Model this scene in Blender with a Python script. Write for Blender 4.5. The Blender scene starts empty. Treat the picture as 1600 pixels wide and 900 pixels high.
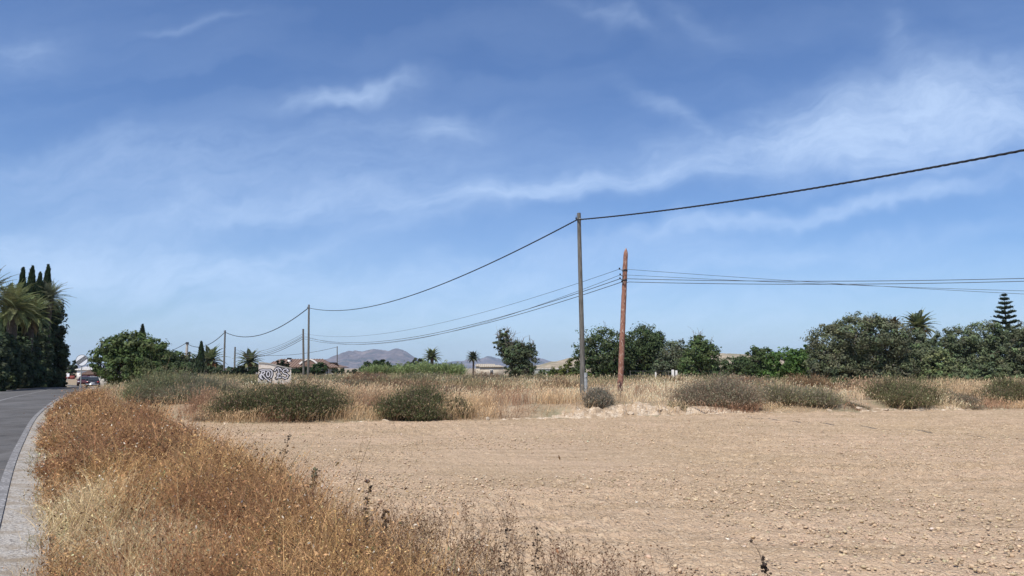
import bpy, bmesh, math, random
import numpy as np
from mathutils import Vector

rng = np.random.default_rng(11)
random.seed(5)
R_ = math.radians
scene = bpy.context.scene
COL = scene.collection

# ------------------------------------------------------------------ camera
F_PX, PITCH, EYE = 1155.0, R_(6.18), 1.6
cam_d = bpy.data.cameras.new('camera')
cam = bpy.data.objects.new('camera', cam_d); COL.objects.link(cam)
cam.location = (0, 0, EYE); cam.rotation_euler = (R_(90)+PITCH, 0, 0)
cam_d.sensor_width = 36; cam_d.lens = F_PX/1600*36
cam_d.clip_start = 0.05; cam_d.clip_end = 60000
scene.camera = cam

# ------------------------------------------------------------------ light
SUN_EL, SUN_AZ = R_(58), R_(209)          # azimuth clockwise from +Y: behind the camera, to the left
sund = bpy.data.lights.new('sun', 'SUN'); sund.energy = 4.2; sund.angle = R_(0.5); sund.color = (1, .95, .88)
sun = bpy.data.objects.new('sun', sund); COL.objects.link(sun)
sdir = Vector((math.sin(SUN_AZ)*math.cos(SUN_EL), math.cos(SUN_AZ)*math.cos(SUN_EL), math.sin(SUN_EL)))
sun.rotation_euler = sdir.to_track_quat('Z', 'Y').to_euler(); sun.location = (0, 0, 60)
scene.view_settings.view_transform = 'Standard'; scene.view_settings.look = 'None'
scene.view_settings.exposure = 0.34; scene.view_settings.gamma = 1; scene.view_settings.use_curve_mapping = False
scene.cycles.max_bounces = 6; scene.cycles.diffuse_bounces = 3; scene.cycles.transparent_max_bounces = 8
scene.cycles.volume_bounces = 0
scene.cycles.use_denoising = True

def px_dir(px, py):
    x = (px-800)/F_PX; u = (450-py)/F_PX
    cy = math.cos(PITCH)-u*math.sin(PITCH); cz = math.sin(PITCH)+u*math.cos(PITCH)
    return x/cy, cz/cy                    # x and z for one metre of y

world = bpy.data.worlds.new('World'); scene.world = world; world.use_nodes = True
wt = world.node_tree; wt.nodes.clear()
def N(t, kind, **kw):
    n = t.nodes.new(kind)
    for k, v in kw.items(): setattr(n, k, v)
    return n
def M_(t, op, a, b=None, c=None, clamp=False):
    n = t.nodes.new('ShaderNodeMath'); n.operation = op; n.use_clamp = clamp
    for i, v in enumerate((a, b, c)):
        if v is None: continue
        if hasattr(v, 'links'): t.links.new(v, n.inputs[i])
        else: n.inputs[i].default_value = v
    return n.outputs[0]
def build_world():
    t = wt; L = t.links.new
    out = N(t, 'ShaderNodeOutputWorld'); bg = N(t, 'ShaderNodeBackground')
    sky = N(t, 'ShaderNodeTexSky', sky_type='NISHITA'); sky.sun_disc = False
    sky.sun_elevation = SUN_EL; sky.sun_rotation = SUN_AZ; sky.altitude = 80
    sky.air_density = 1.0; sky.dust_density = 0.6; sky.ozone_density = 1.5
    tc = N(t, 'ShaderNodeTexCoord'); sep = N(t, 'ShaderNodeSeparateXYZ'); L(tc.outputs['Generated'], sep.inputs[0])
    yy = M_(t, 'MAXIMUM', M_(t, 'ABSOLUTE', sep.outputs[1]), .12)
    u = M_(t, 'DIVIDE', sep.outputs[0], yy); v = M_(t, 'DIVIDE', sep.outputs[2], yy)
    cmb = N(t, 'ShaderNodeCombineXYZ'); L(u, cmb.inputs[0]); L(v, cmb.inputs[1])
    def noise(vec, scale, det=5, rough=.55, sc=None, rot=0, dist=0):
        mp = N(t, 'ShaderNodeMapping'); L(vec, mp.inputs[0])
        mp.inputs['Rotation'].default_value = (0, 0, rot)
        mp2 = N(t, 'ShaderNodeMapping'); L(mp.outputs[0], mp2.inputs[0]); mp2.inputs['Scale'].default_value = sc or (1, 1, 1)
        n = N(t, 'ShaderNodeTexNoise'); L(mp2.outputs[0], n.inputs['Vector'])
        n.inputs['Scale'].default_value = scale; n.inputs['Detail'].default_value = det
        n.inputs['Roughness'].default_value = rough; n.inputs['Distortion'].default_value = dist
        return n
    # warped coordinates, so the wisps fray
    w = noise(cmb.outputs[0], 5.0, 4, .6)
    ws = N(t, 'ShaderNodeVectorMath', operation='SUBTRACT'); L(w.outputs['Color'], ws.inputs[0]); ws.inputs[1].default_value = (.5, .5, .5)
    wm = N(t, 'ShaderNodeVectorMath', operation='SCALE'); L(ws.outputs[0], wm.inputs[0]); wm.inputs['Scale'].default_value = .14
    wa = N(t, 'ShaderNodeVectorMath', operation='ADD'); L(cmb.outputs[0], wa.inputs[0]); L(wm.outputs[0], wa.inputs[1])
    streak = noise(wa.outputs[0], 9.0, 9, .70, (1, 4.8, 1), R_(-10), .15)
    streak2 = noise(wa.outputs[0], 2.0, 5, .55, (1, 5.0, 1), R_(-7), .3)
    puff = noise(wa.outputs[0], 13.0, 9, .68, (1, 1.7, 1), R_(-20), .3)
    # wisps: px, py, half length, half width, angle (up to the right), strength, fine-noise mix
    W = [(530, 150, 75, 15, 8, .38), (600, 135, 50, 22, 10, .12), (690, 205, 60, 14, 6, .28), (640,190,120,12,5,.10),
         (1390, 190, 150, 50, 8, .62), (1560, 190, 130, 55, 5, .45), (1340, 235, 75, 30, -25, .4), (1180, 235, 170, 30, 10, .30),
         (1045, 175, 60, 14, -32, .16), (900, 292, 190, 14, 7, .40), (1170, 348, 230, 11, 8, .34), (1450, 310, 160, 10, 10, .2),
         (560, 375, 220, 14, 14, .18), (760, 315, 180, 10, 7, .25), (35, 80, 60, 24, 10, .16), (290, 30, 60, 8, 8, .12),
         (960, 20, 70, 14, -20, .13), (1400, 60, 25, 45, 0, .10), (1100, 30, 60, 18, -25, .08), (1250, 400, 260, 12, 7, .2),
         (150, 410, 330, 26, -4, .6), (700, 530, 1200, 70, 0, .42), (420, 330, 330, 18, 6, .2), (300, 240, 300, 30, 3, .12), (200, 300, 300, 60, 0, .15), (560, 290, 300, 40, 8, .10), (1000, 395, 200, 16, 5, .15),(760,438,90,14,0,.25)]
    sp = N(t, 'ShaderNodeSeparateXYZ'); L(wa.outputs[0], sp.inputs[0])
    total = None
    for (px, py, hl, hw, ang, st) in W:
        cu, cv = px_dir(px, py); k = F_PX*.93
        a = R_(ang); ca, sa = math.cos(a), math.sin(a)
        du = M_(t, 'SUBTRACT', sp.outputs[0], cu); dv = M_(t, 'SUBTRACT', sp.outputs[1], cv)
        p = M_(t, 'MULTIPLY', M_(t, 'ADD', M_(t, 'MULTIPLY', du, ca), M_(t, 'MULTIPLY', dv, sa)), k/hl)
        q = M_(t, 'MULTIPLY', M_(t, 'SUBTRACT', M_(t, 'MULTIPLY', dv, ca), M_(t, 'MULTIPLY', du, sa)), k/hw)
        r2 = M_(t, 'ADD', M_(t, 'MULTIPLY', p, p), M_(t, 'MULTIPLY', q, q))
        g = M_(t, 'MULTIPLY', M_(t, 'EXPONENT', M_(t, 'MULTIPLY', r2, -.8)), st)
        total = g if total is None else M_(t, 'ADD', total, g)
    tex = M_(t, 'ADD', M_(t, 'MULTIPLY', streak.outputs[0], 1.5), M_(t, 'MULTIPLY', puff.outputs[0], 1.1))
    tex = M_(t, 'POWER', M_(t, 'MULTIPLY', tex, .78), 1.9)
    total = M_(t, 'MULTIPLY', total, tex)
    # overall thin veil, thicker towards the horizon
    veil = M_(t, 'MULTIPLY', M_(t, 'SUBTRACT', streak2.outputs[0], .40, clamp=True), .85)
    lowf = M_(t, 'ADD', M_(t, 'EXPONENT', M_(t, 'MULTIPLY', M_(t, 'MAXIMUM', sp.outputs[1], 0), -4.0)), .14)
    veil = M_(t, 'MULTIPLY', veil, lowf)
    cl = M_(t, 'ADD', total, veil)
    cl = M_(t, 'MULTIPLY', M_(t, 'SUBTRACT', 1, M_(t, 'EXPONENT', M_(t, 'MULTIPLY', cl, -1.35))), .78)
    # cooler, deeper blue as a phone renders it
    tint = N(t, 'ShaderNodeMix', data_type='RGBA', blend_type='MULTIPLY'); tint.inputs[0].default_value = 1
    L(sky.outputs[0], tint.inputs[6]); tint.inputs[7].default_value = SKY_TINT
    mix = N(t, 'ShaderNodeMix', data_type='RGBA'); L(cl, mix.inputs[0]); L(tint.outputs[2], mix.inputs[6])
    mix.inputs[7].default_value = (6.3, 7.9, 10.4, 1)
    L(mix.outputs[2], bg.inputs[0]); bg.inputs[1].default_value = SKY_STR; L(bg.outputs[0], out.inputs[0])
SKY_STR = 0.09
SKY_TINT = (.68, .87, 1.18, 1)
build_world()

# ------------------------------------------------------------------ mesh helpers
class MB:
    """collects vertices, faces and vertex colours of ONE mesh"""
    def __init__(s): s.V = []; s.F = []; s.C = []; s.n = 0
    def add(s, V, F, C=None):
        V = np.asarray(V, float).reshape(-1, 3)
        if len(V) == 0: return
        if isinstance(F, list) and F and not isinstance(F[0], (int, np.integer)) and len({len(f) for f in F}) > 1:
            for k in {len(f) for f in F}: s.F.append(np.array([f for f in F if len(f) == k], int)+s.n)
        else: s.F.append(np.asarray(F, int)+s.n)
        if C is None: C = (.5, .5, .5)
        C = np.asarray(C, float)
        if C.ndim == 1: C = np.tile(C, (len(V), 1))
        s.V.append(V); s.C.append(C[:, :3]); s.n += len(V)
    def build(s, name, mat, parent=None, smooth=False, loc=None):
        V = np.concatenate(s.V); C = np.concatenate(s.C)
        if loc is not None: V = V-np.asarray(loc, float)
        me = bpy.data.meshes.new(name)
        me.vertices.add(len(V)); me.vertices.foreach_set('co', V.astype(np.float32).ravel())
        li = np.concatenate([f.ravel() for f in s.F]); sz = np.concatenate([np.full(len(f), f.shape[1]) for f in s.F])
        st = np.concatenate([[0], np.cumsum(sz)[:-1]])
        me.loops.add(len(li)); me.loops.foreach_set('vertex_index', li.astype(np.int32))
        me.polygons.add(len(sz)); me.polygons.foreach_set('loop_start', st.astype(np.int32))
        try: me.polygons.foreach_set('loop_total', sz.astype(np.int32))
        except Exception: pass
        if smooth: me.polygons.foreach_set('use_smooth', np.ones(len(sz), bool))
        at = me.color_attributes.new('Col', 'FLOAT_COLOR', 'POINT')
        at.data.foreach_set('color', np.concatenate([C, np.ones((len(C), 1))], 1).astype(np.float32).ravel())
        me.update(calc_edges=True); me.validate()
        me.materials.append(mat)
        o = bpy.data.objects.new(name, me); COL.objects.link(o)
        if loc is not None: o.location = loc
        if parent is not None: o.parent = parent
        return o
def box(mb, x0, x1, y0, y1, z0, z1, C=None):
    V = [(x, y, z) for z in (z0, z1) for y in (y0, y1) for x in (x0, x1)]
    mb.add(V, [(0, 2, 3, 1), (4, 5, 7, 6), (0, 1, 5, 4), (2, 6, 7, 3), (0, 4, 6, 2), (1, 3, 7, 5)], C)
def tube(mb, P, r, sides=8, C=None, cap=True):
    P = np.asarray(P, float); n = len(P); r = np.broadcast_to(np.asarray(r, float), (n,))
    T = np.gradient(P, axis=0); T /= np.linalg.norm(T, axis=1)[:, None]+1e-9
    ref = np.array([0, 0, 1.]) if abs(T[:, 2]).mean() < .8 else np.array([1., 0, 0])
    A = np.cross(T, ref); A /= np.linalg.norm(A, axis=1)[:, None]; B = np.cross(T, A)
    th = np.arange(sides)/sides*2*np.pi
    V = P[:, None]+r[:, None, None]*(np.cos(th)[None, :, None]*A[:, None]+np.sin(th)[None, :, None]*B[:, None])
    i = np.arange(n-1)[:, None]*sides; j = np.arange(sides)[None]; k = (j+1) % sides
    F = np.stack([i+j, i+k, i+sides+k, i+sides+j], -1).reshape(-1, 4)
    if C is not None and np.ndim(C) == 2: C = np.repeat(C, sides, 0)
    mb.add(V.reshape(-1, 3), F, C)
    if cap:
        for q in (0, n-1):
            mb.add(V[q], [tuple(range(sides)) if q == 0 else tuple(range(sides))[::-1]], C if (C is None or np.ndim(C) == 1) else C[:sides])
def prism(mb, pts, y0, y1, C=None):
    """closed outline in x,z extruded along y"""
    n = len(pts); V = [(x, y0, z) for x, z in pts]+[(x, y1, z) for x, z in pts]
    mb.add(V, [tuple(range(n)), tuple(range(2*n-1, n-1, -1))], C)
    mb.add(V, [(i, (i+1) % n, n+(i+1) % n, n+i)[::-1] for i in range(n)], C)
def rot_basis(n):
    a = rng.normal(size=(n, 3)); a /= np.linalg.norm(a, axis=1)[:, None]
    b = np.cross(a, rng.normal(size=(n, 3))); b /= np.linalg.norm(b, axis=1)[:, None]
    return a, b
def leaves(mb, P, nrm, L, Wd, C):
    """one rhombic leaf at every P, facing nrm"""
    n = len(P); nrm = nrm/(np.linalg.norm(nrm, axis=1)[:, None]+1e-9)
    a = np.cross(nrm, rng.normal(size=(n, 3))); a /= np.linalg.norm(a, axis=1)[:, None]+1e-9
    b = np.cross(nrm, a)
    L = np.broadcast_to(L, (n,))[:, None]; Wd = np.broadcast_to(Wd, (n,))[:, None]
    V = np.stack([P-a*L, P+b*Wd, P+a*L, P-b*Wd], 1).reshape(-1, 3)
    F = np.arange(4*n).reshape(-1, 4)
    mb.add(V, F, np.repeat(C, 4, 0))
def blades(mb, P, D, H, Wd, C, seg=3, bend=.35, Ct=None):
    """curved upright strips; D = lean vector (x,y), H height"""
    n = len(P); th = rng.uniform(0, np.pi, n); S = np.stack([np.cos(th), np.sin(th), np.zeros(n)], 1)
    Vs = []; Cs = []
    for k in range(seg+1):
        f = k/seg
        c = P+np.stack([D[:, 0]*f**1.7, D[:, 1]*f**1.7, H*(f-bend*0.25*f*f)], 1)
        w = (Wd*(1-.82*f))[:, None]
        Vs += [c-S*w, c+S*w]
        cc = C if Ct is None else C*(1-f)+Ct*f
        Cs += [cc, cc]
    V = np.stack(Vs, 1).reshape(-1, 3); Cc = np.stack(Cs, 1).reshape(-1, 3)
    base = np.arange(n)[:, None]*(2*(seg+1))
    F = np.concatenate([base+np.array([2*k, 2*k+1, 2*k+3, 2*k+2]) for k in range(seg)])
    mb.add(V, F, Cc)
    return lambda f: P+np.stack([D[:, 0]*f**1.7, D[:, 1]*f**1.7, H*(f-bend*0.25*f*f)], 1)
def vcol(n, base, var=.15, hue=.05):
    base = np.asarray(base, float)
    return np.clip(base[None]*(1+rng.normal(size=(n, 1))*var)*(1+rng.normal(size=(n, 3))*hue), .004, .95)

# value noise
_tab = rng.random((256, 256))
def vn(x, y):
    xi = np.floor(x).astype(int); yi = np.floor(y).astype(int); fx = x-xi; fy = y-yi
    fx = fx*fx*(3-2*fx); fy = fy*fy*(3-2*fy)
    g = lambda a, b: _tab[a & 255, b & 255]
    return (g(xi, yi)*(1-fx)+g(xi+1, yi)*fx)*(1-fy)+(g(xi, yi+1)*(1-fx)+g(xi+1, yi+1)*fx)*fy-.5
def fbm(x, y, o=4, gain=.5):
    s = 0; a = 1
    for k in range(o):
        s = s+a*vn(x*2**k+17.3*k, y*2**k+5.1*k); a *= gain
    return s

# ------------------------------------------------------------------ object helpers
def tag(o, label, cat, group=None, kind=None):
    if label: o['label'] = label
    if cat: o['category'] = cat
    if group: o['group'] = group
    if kind: o['kind'] = kind
    return o
def thing(name, loc, label, cat, group=None, rz=0):
    o = bpy.data.objects.new(name, None); COL.objects.link(o); o.location = loc; o.rotation_euler = (0, 0, rz)
    o.empty_display_size = .3
    return tag(o, label, cat, group)
def struct(o, label=None):
    o['kind'] = 'structure'
    if label: o['label'] = label
    return o

# ------------------------------------------------------------------ materials
def pmat(name, base=(.5, .5, .5), rough=.85, attr=False, n=(), bump=None, transl=0, spec=.3, metal=0, coord='Object', emit=None):
    """n: list of (scale, colour, lo, hi[, stretch]) layers mixed over base by noise; bump: list of (scale, strength, distance)"""
    m = bpy.data.materials.new(name); m.use_nodes = True; t = m.node_tree; L = t.links.new
    b = t.nodes['Principled BSDF']; b.inputs['Roughness'].default_value = rough
    b.inputs['Specular IOR Level'].default_value = spec; b.inputs['Metallic'].default_value = metal
    if attr:
        a = N(t, 'ShaderNodeAttribute', attribute_name='Col'); cur = a.outputs['Color']
    else:
        a = N(t, 'ShaderNodeRGB'); a.outputs[0].default_value = (*base, 1); cur = a.outputs[0]
    tc = N(t, 'ShaderNodeTexCoord') if coord == 'Object' else N(t, 'ShaderNodeNewGeometry')
    vec = tc.outputs['Object'] if coord == 'Object' else tc.outputs['Position']
    for ly in n:
        sc, c, lo, hi = ly[:4]; st = ly[4] if len(ly) > 4 else (1, 1, 1)
        mp = N(t, 'ShaderNodeMapping'); L(vec, mp.inputs[0]); mp.inputs['Scale'].default_value = st
        nz = N(t, 'ShaderNodeTexNoise'); L(mp.outputs[0], nz.inputs[0]); nz.inputs['Scale'].default_value = sc
        nz.inputs['Detail'].default_value = 6; nz.inputs['Roughness'].default_value = .62
        mr = N(t, 'ShaderNodeMapRange'); L(nz.outputs[0], mr.inputs[0]); mr.inputs[1].default_value = lo; mr.inputs[2].default_value = hi
        mx = N(t, 'ShaderNodeMix', data_type='RGBA'); L(mr.outputs[0], mx.inputs[0]); L(cur, mx.inputs[6]); mx.inputs[7].default_value = (*c, 1)
        cur = mx.outputs[2]
    L(cur, b.inputs['Base Color'])
    if bump:
        prev = None
        for (sc, s, d) in bump:
            nz = N(t, 'ShaderNodeTexNoise'); L(vec, nz.inputs[0]); nz.inputs['Scale'].default_value = sc; nz.inputs['Detail'].default_value = 5
            bp = N(t, 'ShaderNodeBump'); bp.inputs['Strength'].default_value = s; bp.inputs['Distance'].default_value = d
            L(nz.outputs[0], bp.inputs['Height'])
            if prev: L(prev, bp.inputs['Normal'])
            prev = bp.outputs[0]
        L(prev, b.inputs['Normal'])
    if transl:
        tr = N(t, 'ShaderNodeBsdfTranslucent'); L(cur, tr.inputs[0]); ms = N(t, 'ShaderNodeMixShader'); ms.inputs[0].default_value = transl
        L(b.outputs[0], ms.inputs[1]); L(tr.outputs[0], ms.inputs[2]); L(ms.outputs[0], t.nodes['Material Output'].inputs[0])
    return m
MAT = dict(
    leaf=pmat('leaf', attr=True, rough=.7, transl=.28, spec=.12),
    dry=pmat('dry_grass', attr=True, rough=.75, transl=.3, spec=.15),
    bark=pmat('bark', (.16, .13, .10), n=[(9, (.28, .24, .19), .45, .7)], bump=[(20, .6, .03)]),
    palm_bark=pmat('palm_bark', (.085, .065, .05), n=[(6, (.15, .12, .09), .45, .7)], bump=[(12, .8, .04)]),
    paint_v=pmat('vertex_paint', attr=True, rough=.7),
    soil=None,
    ground=pmat('scrub_soil', (.30, .215, .135), coord='W', n=[(.35, (.23, .20, .12), .45, .62), (1.7, (.42, .33, .22), .5, .72), (9, (.17, .12, .075), .56, .72)], bump=[(5, .7, .08), (30, .5, .02)]),
    bank=pmat('pale_soil', (.50, .395, .28), coord='W', n=[(1.1, (.36, .26, .165), .42, .6), (5, (.66, .56, .43), .52, .66), (14, (.27, .19, .125), .54, .66)], bump=[(6, .8, .08), (25, .7, .03)]),
    asphalt=pmat('asphalt', (.095, .090, .085), rough=.95, spec=.08, coord='W', n=[(.6, (.125, .122, .12), .42, .7), (60, (.24, .235, .23), .58, .75), (2.2, (.06, .06, .06), .52, .7), (.9, (.135, .13, .125), .5, .62, (1, .15, 1))], bump=[(70, .35, .01)]),
    gravel=pmat('gravel', (.39, .355, .305), coord='W', n=[(45, (.50, .47, .42), .5, .6), (28, (.15, .135, .12), .52, .62), (3, (.27, .22, .16), .45, .65)], bump=[(45, .9, .03)]),
    line=pmat('road_paint', (.42, .41, .40), coord='W', n=[(25, (.16, .155, .15), .38, .54), (4, (.17, .165, .16), .40, .60)], rough=.9, spec=.1),
    wood_grey=pmat('grey_wood', (.10, .094, .082), n=[(6, (.19, .178, .155), .42, .62, (6, 6, .5)), (4, (.05, .045, .035), .55, .7, (5, 5, .4))], bump=[(25, .5, .01)]),
    rust=pmat('red_brown_paint', (.29, .14, .095), n=[(3.2, (.19, .085, .06), .45, .62, (2, 2, .8)), (7, (.42, .30, .24), .54, .63, (2.4, 2.4, 1)), (9, (.10, .045, .035), .58, .68, (2, 2, .8))], bump=[(14, .6, .02)]),
    steel=pmat('galvanised_steel', (.42, .43, .42), rough=.55, metal=.3, n=[(12, (.26, .27, .27), .45, .7)]),
    black=pmat('black_rubber', (.022, .022, .024), rough=.6),
    wire=pmat('wire', (.07, .07, .075), rough=.5),
    concrete=pmat('concrete', (.42, .39, .34), n=[(3, (.28, .25, .21), .45, .7), (25, (.5, .47, .42), .5, .7)], bump=[(20, .4, .01)]),
    plaster=pmat('old_plaster', (.76, .66, .55), n=[(2.2, (.46, .36, .27), .48, .68), (6, (.74, .69, .62), .5, .68), (12, (.34, .26, .19), .62, .74)], bump=[(10, .5, .02)]),
    white=pmat('white_render', (.74, .71, .66), n=[(1.5, (.6, .56, .5), .45, .75)]),
    cream=pmat('cream_render', (.46, .40, .31), n=[(1, (.36, .31, .24), .45, .75)]),
    tile=pmat('terracotta_tile', (.19, .12, .09), n=[(3, (.25, .17, .125), .42, .62), (14, (.15, .10, .08), .52, .7)]),
    red=pmat('red_paint', (.22, .055, .045), n=[(2, (.14, .04, .035), .45, .7)]),
    glass=pmat('window_glass', (.03, .035, .04), rough=.12, spec=.6),
    sign_white=pmat('sign_white', (.78, .79, .80), rough=.35),
    dark_paint=pmat('dark_car_paint', (.025, .027, .032), rough=.25, spec=.6),
    red_paint=pmat('red_car_paint', (.07, .016, .015), rough=.3, spec=.6),
    lamp_red=pmat('lamp_red', (.35, .02, .02), rough=.25),
    chrome=pmat('bright_metal', (.6, .6, .6), rough=.25, metal=.8),
    lilac=pmat('lilac_spray', (.66, .62, .63), n=[(9, (.74, .71, .72), .45, .65)]),
    spray=pmat('black_spray', (.02, .02, .022), rough=.6),
    rock=pmat('pale_rock', (.46, .37, .27), n=[(7, (.42, .34, .25), .48, .68)], bump=[(9, .7, .03)]),
    hill=pmat('dry_hill', (.34, .27, .19), coord='W', n=[(.02, (.22, .19, .12), .45, .62), (.1, (.44, .36, .26), .5, .7)]),
    mountain=pmat('mountain_rock', (.115, .09, .095), coord='W', n=[(.0035, (.05, .048, .05), .46, .56), (.010, (.21, .16, .15), .5, .64)]),
)
def field_mat():
    m = bpy.data.materials.new('tilled_soil'); m.use_nodes = True; t = m.node_tree; L = t.links.new
    b = t.nodes['Principled BSDF']; b.inputs['Roughness'].default_value = .95; b.inputs['Specular IOR Level'].default_value = .1
    g = N(t, 'ShaderNodeNewGeometry'); vec = g.outputs['Position']
    def nz(sc, det=5, st=(1, 1, 1), r=.6):
        mp = N(t, 'ShaderNodeMapping'); L(vec, mp.inputs[0]); mp.inputs['Scale'].default_value = st; mp.inputs['Rotation'].default_value = (0, 0, R_(-9))
        n = N(t, 'ShaderNodeTexNoise'); L(mp.outputs[0], n.inputs[0]); n.inputs['Scale'].default_value = sc; n.inputs['Detail'].default_value = det; n.inputs['Roughness'].default_value = r
        return n.outputs[0]
    def lay(cur, f, lo, hi, c):
        mr = N(t, 'ShaderNodeMapRange'); L(f, mr.inputs[0]); mr.inputs[1].default_value = lo; mr.inputs[2].default_value = hi
        mx = N(t, 'ShaderNodeMix', data_type='RGBA'); L(mr.outputs[0], mx.inputs[0])
        if isinstance(cur, tuple): mx.inputs[6].default_value = cur
        else: L(cur, mx.inputs[6])
        mx.inputs[7].default_value = c; return mx.outputs[2]
    c = lay((.48, .345, .230, 1), nz(.25, 4), .4, .65, (.40, .29, .18, 1))
    c = lay(c, nz(1.1, 5, (.25, 2.4, 1)), .46, .66, (.35, .25, .155, 1))
    c = lay(c, nz(14, 4), .5, .7, (.56, .43, .29, 1))
    c = lay(c, nz(24, 3), .60, .70, (.23, .165, .11, 1))
    vo = N(t, 'ShaderNodeTexVoronoi'); L(vec, vo.inputs[0]); vo.inputs['Scale'].default_value = 26
    c = lay(c, M_(t, 'SUBTRACT', 1, vo.outputs['Distance']), .80, .92, (.62, .49, .34, 1))
    L(c, b.inputs['Base Color'])
    prev = None
    for (f, s, d) in ((nz(5, 5), .8, .07), (vo.outputs['Distance'], .8, .03), (nz(45, 4), .8, .02)):
        bp = N(t, 'ShaderNodeBump'); bp.inputs['Strength'].default_value = s; bp.inputs['Distance'].default_value = d; L(f, bp.inputs['Height'])
        if prev: L(prev, bp.inputs['Normal'])
        prev = bp.outputs[0]
    L(prev, b.inputs['Normal'])
    return m
MAT['soil'] = field_mat()

# ------------------------------------------------------------------ terrain
ss = lambda a, b, x: (lambda t: t*t*(3-2*t))(np.clip((x-a)/(b-a), 0, 1))
RY = [-40, -20, 0, 5.9, 12.2, 25, 40, 60.7, 108, 120, 129, 136, 142, 160]
RX = [23, 11.5, -.2, -3.7, -7.8, -15.6, -24, -34, -60, -69, -80, -95, -116, -200]
_ry = np.linspace(-40, 160, 1001); _rx = np.interp(_ry, RY, RX)
for _ in range(3): _rx = np.convolve(np.pad(_rx, 12, 'edge'), np.ones(25)/25, 'valid')
road_r = lambda y: np.interp(y, _ry, _rx)
_slope = np.gradient(_rx, _ry); _cosr = 1/np.sqrt(1+_slope**2)
verge_r = lambda y: np.interp(y, [-20, 0, 3, 5, 6, 7.2, 9, 12, 18, 22, 26], [18, 3.2, .45, -.55, -1.15, -1.85, -2.85, -4.6, -8.4, -10, -13])
EX = [-200, -60, -20, -14, -9.5, -8.2, -4.8, -3.7, -1.4, 2.1, 6.2, 11.3, 19.8, 60, 300]
EY = [60, 50, 31, 26.5, 22.4, 21.4, 21.7, 22.2, 22.7, 23.6, 25.6, 26.5, 29, 40, 60]
edge_y = lambda x: np.interp(x, EX, EY)
road_z = lambda y: -1.15*ss(58, 108, y)
def infield(x, y, m=0.0):
    return (x > verge_r(y)+m) & (y < edge_y(x)-m)
def H(x, y):
    x = np.asarray(x, float); y = np.asarray(y, float)
    e = y-edge_y(x)
    bankh = .34*ss(0, 1.5, e)
    h = .04+bankh+fbm(x*.35, y*.35, 4)*.12*ss(0, 3, e)+fbm(x*1.5, y*1.5, 3)*.03
    f = np.minimum(ss(-.05, .7, x-verge_r(y)), ss(-.05, .5, -e))
    h = h*(1-f)-.16*f
    h = h-1.45*ss(85, 130, y)
    c = (x-(road_r(y)-2.6))*np.interp(y, _ry, _cosr)
    w = ss(2.6, 6.5, np.abs(c)); w = np.where(c > 0, ss(2.75, 4.2+6*ss(25, 40, y), c), w)
    h = h*w+(road_z(y)-.075+.05*ss(2.74, 2.98, c))*(1-w)
    return h
def hz(x, y): return float(H(np.array([x]), np.array([y]))[0])
def wx(px, Y, z=1.0): return (px-800)/F_PX*(Y*math.cos(PITCH)+(z-EYE)*math.sin(PITCH))
def wz(py, Y): return EYE+Y*math.tan(math.atan((450-py)/F_PX)+PITCH)
def spot(px, Y):
    x = wx(px, Y, 0); return x, Y, hz(x, Y)

def grid(name, X, Y, Z, mat, keep=None, smooth=True):
    r, c = X.shape
    V = np.stack([X, Y, Z], -1).reshape(-1, 3)
    i = np.arange(r-1)[:, None]*c+np.arange(c-1)[None]
    F = np.stack([i, i+1, i+c+1, i+c], -1).reshape(-1, 4)
    if keep is not None: F = F[keep.reshape(-1)[F].all(1)]
    mb = MB(); mb.add(V, F); return mb.build(name, mat, smooth=smooth)
def axis(f0, f1, step, far, g=1.13):
    a = list(np.arange(f0, f1, step)); d = step; x = a[-1]
    while x < far: d *= g; x += d; a.append(x)
    d = step; x = a[0]; b = []
    while x > -far: d *= g; x -= d; b.append(x)
    return np.array(b[::-1]+a)
gx = axis(-62, 36, .35, 9000); gy = axis(0, 50, .35, 9000); gy = gy[gy > -400]
GX, GY = np.meshgrid(gx, gy)
struct(grid('ground', GX, GY, H(GX, GY), MAT['ground']))

# tilled field, finely displaced
def build_field():
    rows = 600
    y = 2.2*(44/2.2)**np.linspace(0, 1, rows); u = np.linspace(-1, 1, 820)
    Y, U = np.meshgrid(y, u, indexing='ij')
    X = 1.5+U*(Y*.86+2.5)
    furrow = np.sin((Y*.80+X*.5)*2*np.pi/.62+fbm(X*.25, Y*.25, 2)*5)*.032*ss(-1, 7, X)*np.clip(.6+fbm(X*.2+5, Y*.2, 2)*1.5, .1, 1.2)
    rough = np.clip(.6+fbm(X*.25, Y*.25, 3)*1.2, .25, 1.3)
    Z = .012+fbm(X*1.1, Y*1.1, 3)*.03+rough*(fbm(X*5, Y*5, 3)*.065+np.abs(fbm(X*12, Y*12, 3))*.075)+furrow
    return grid('field', X, Y, Z, MAT['soil'], keep=infield(X, Y, -.55))
struct(build_field())

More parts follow.
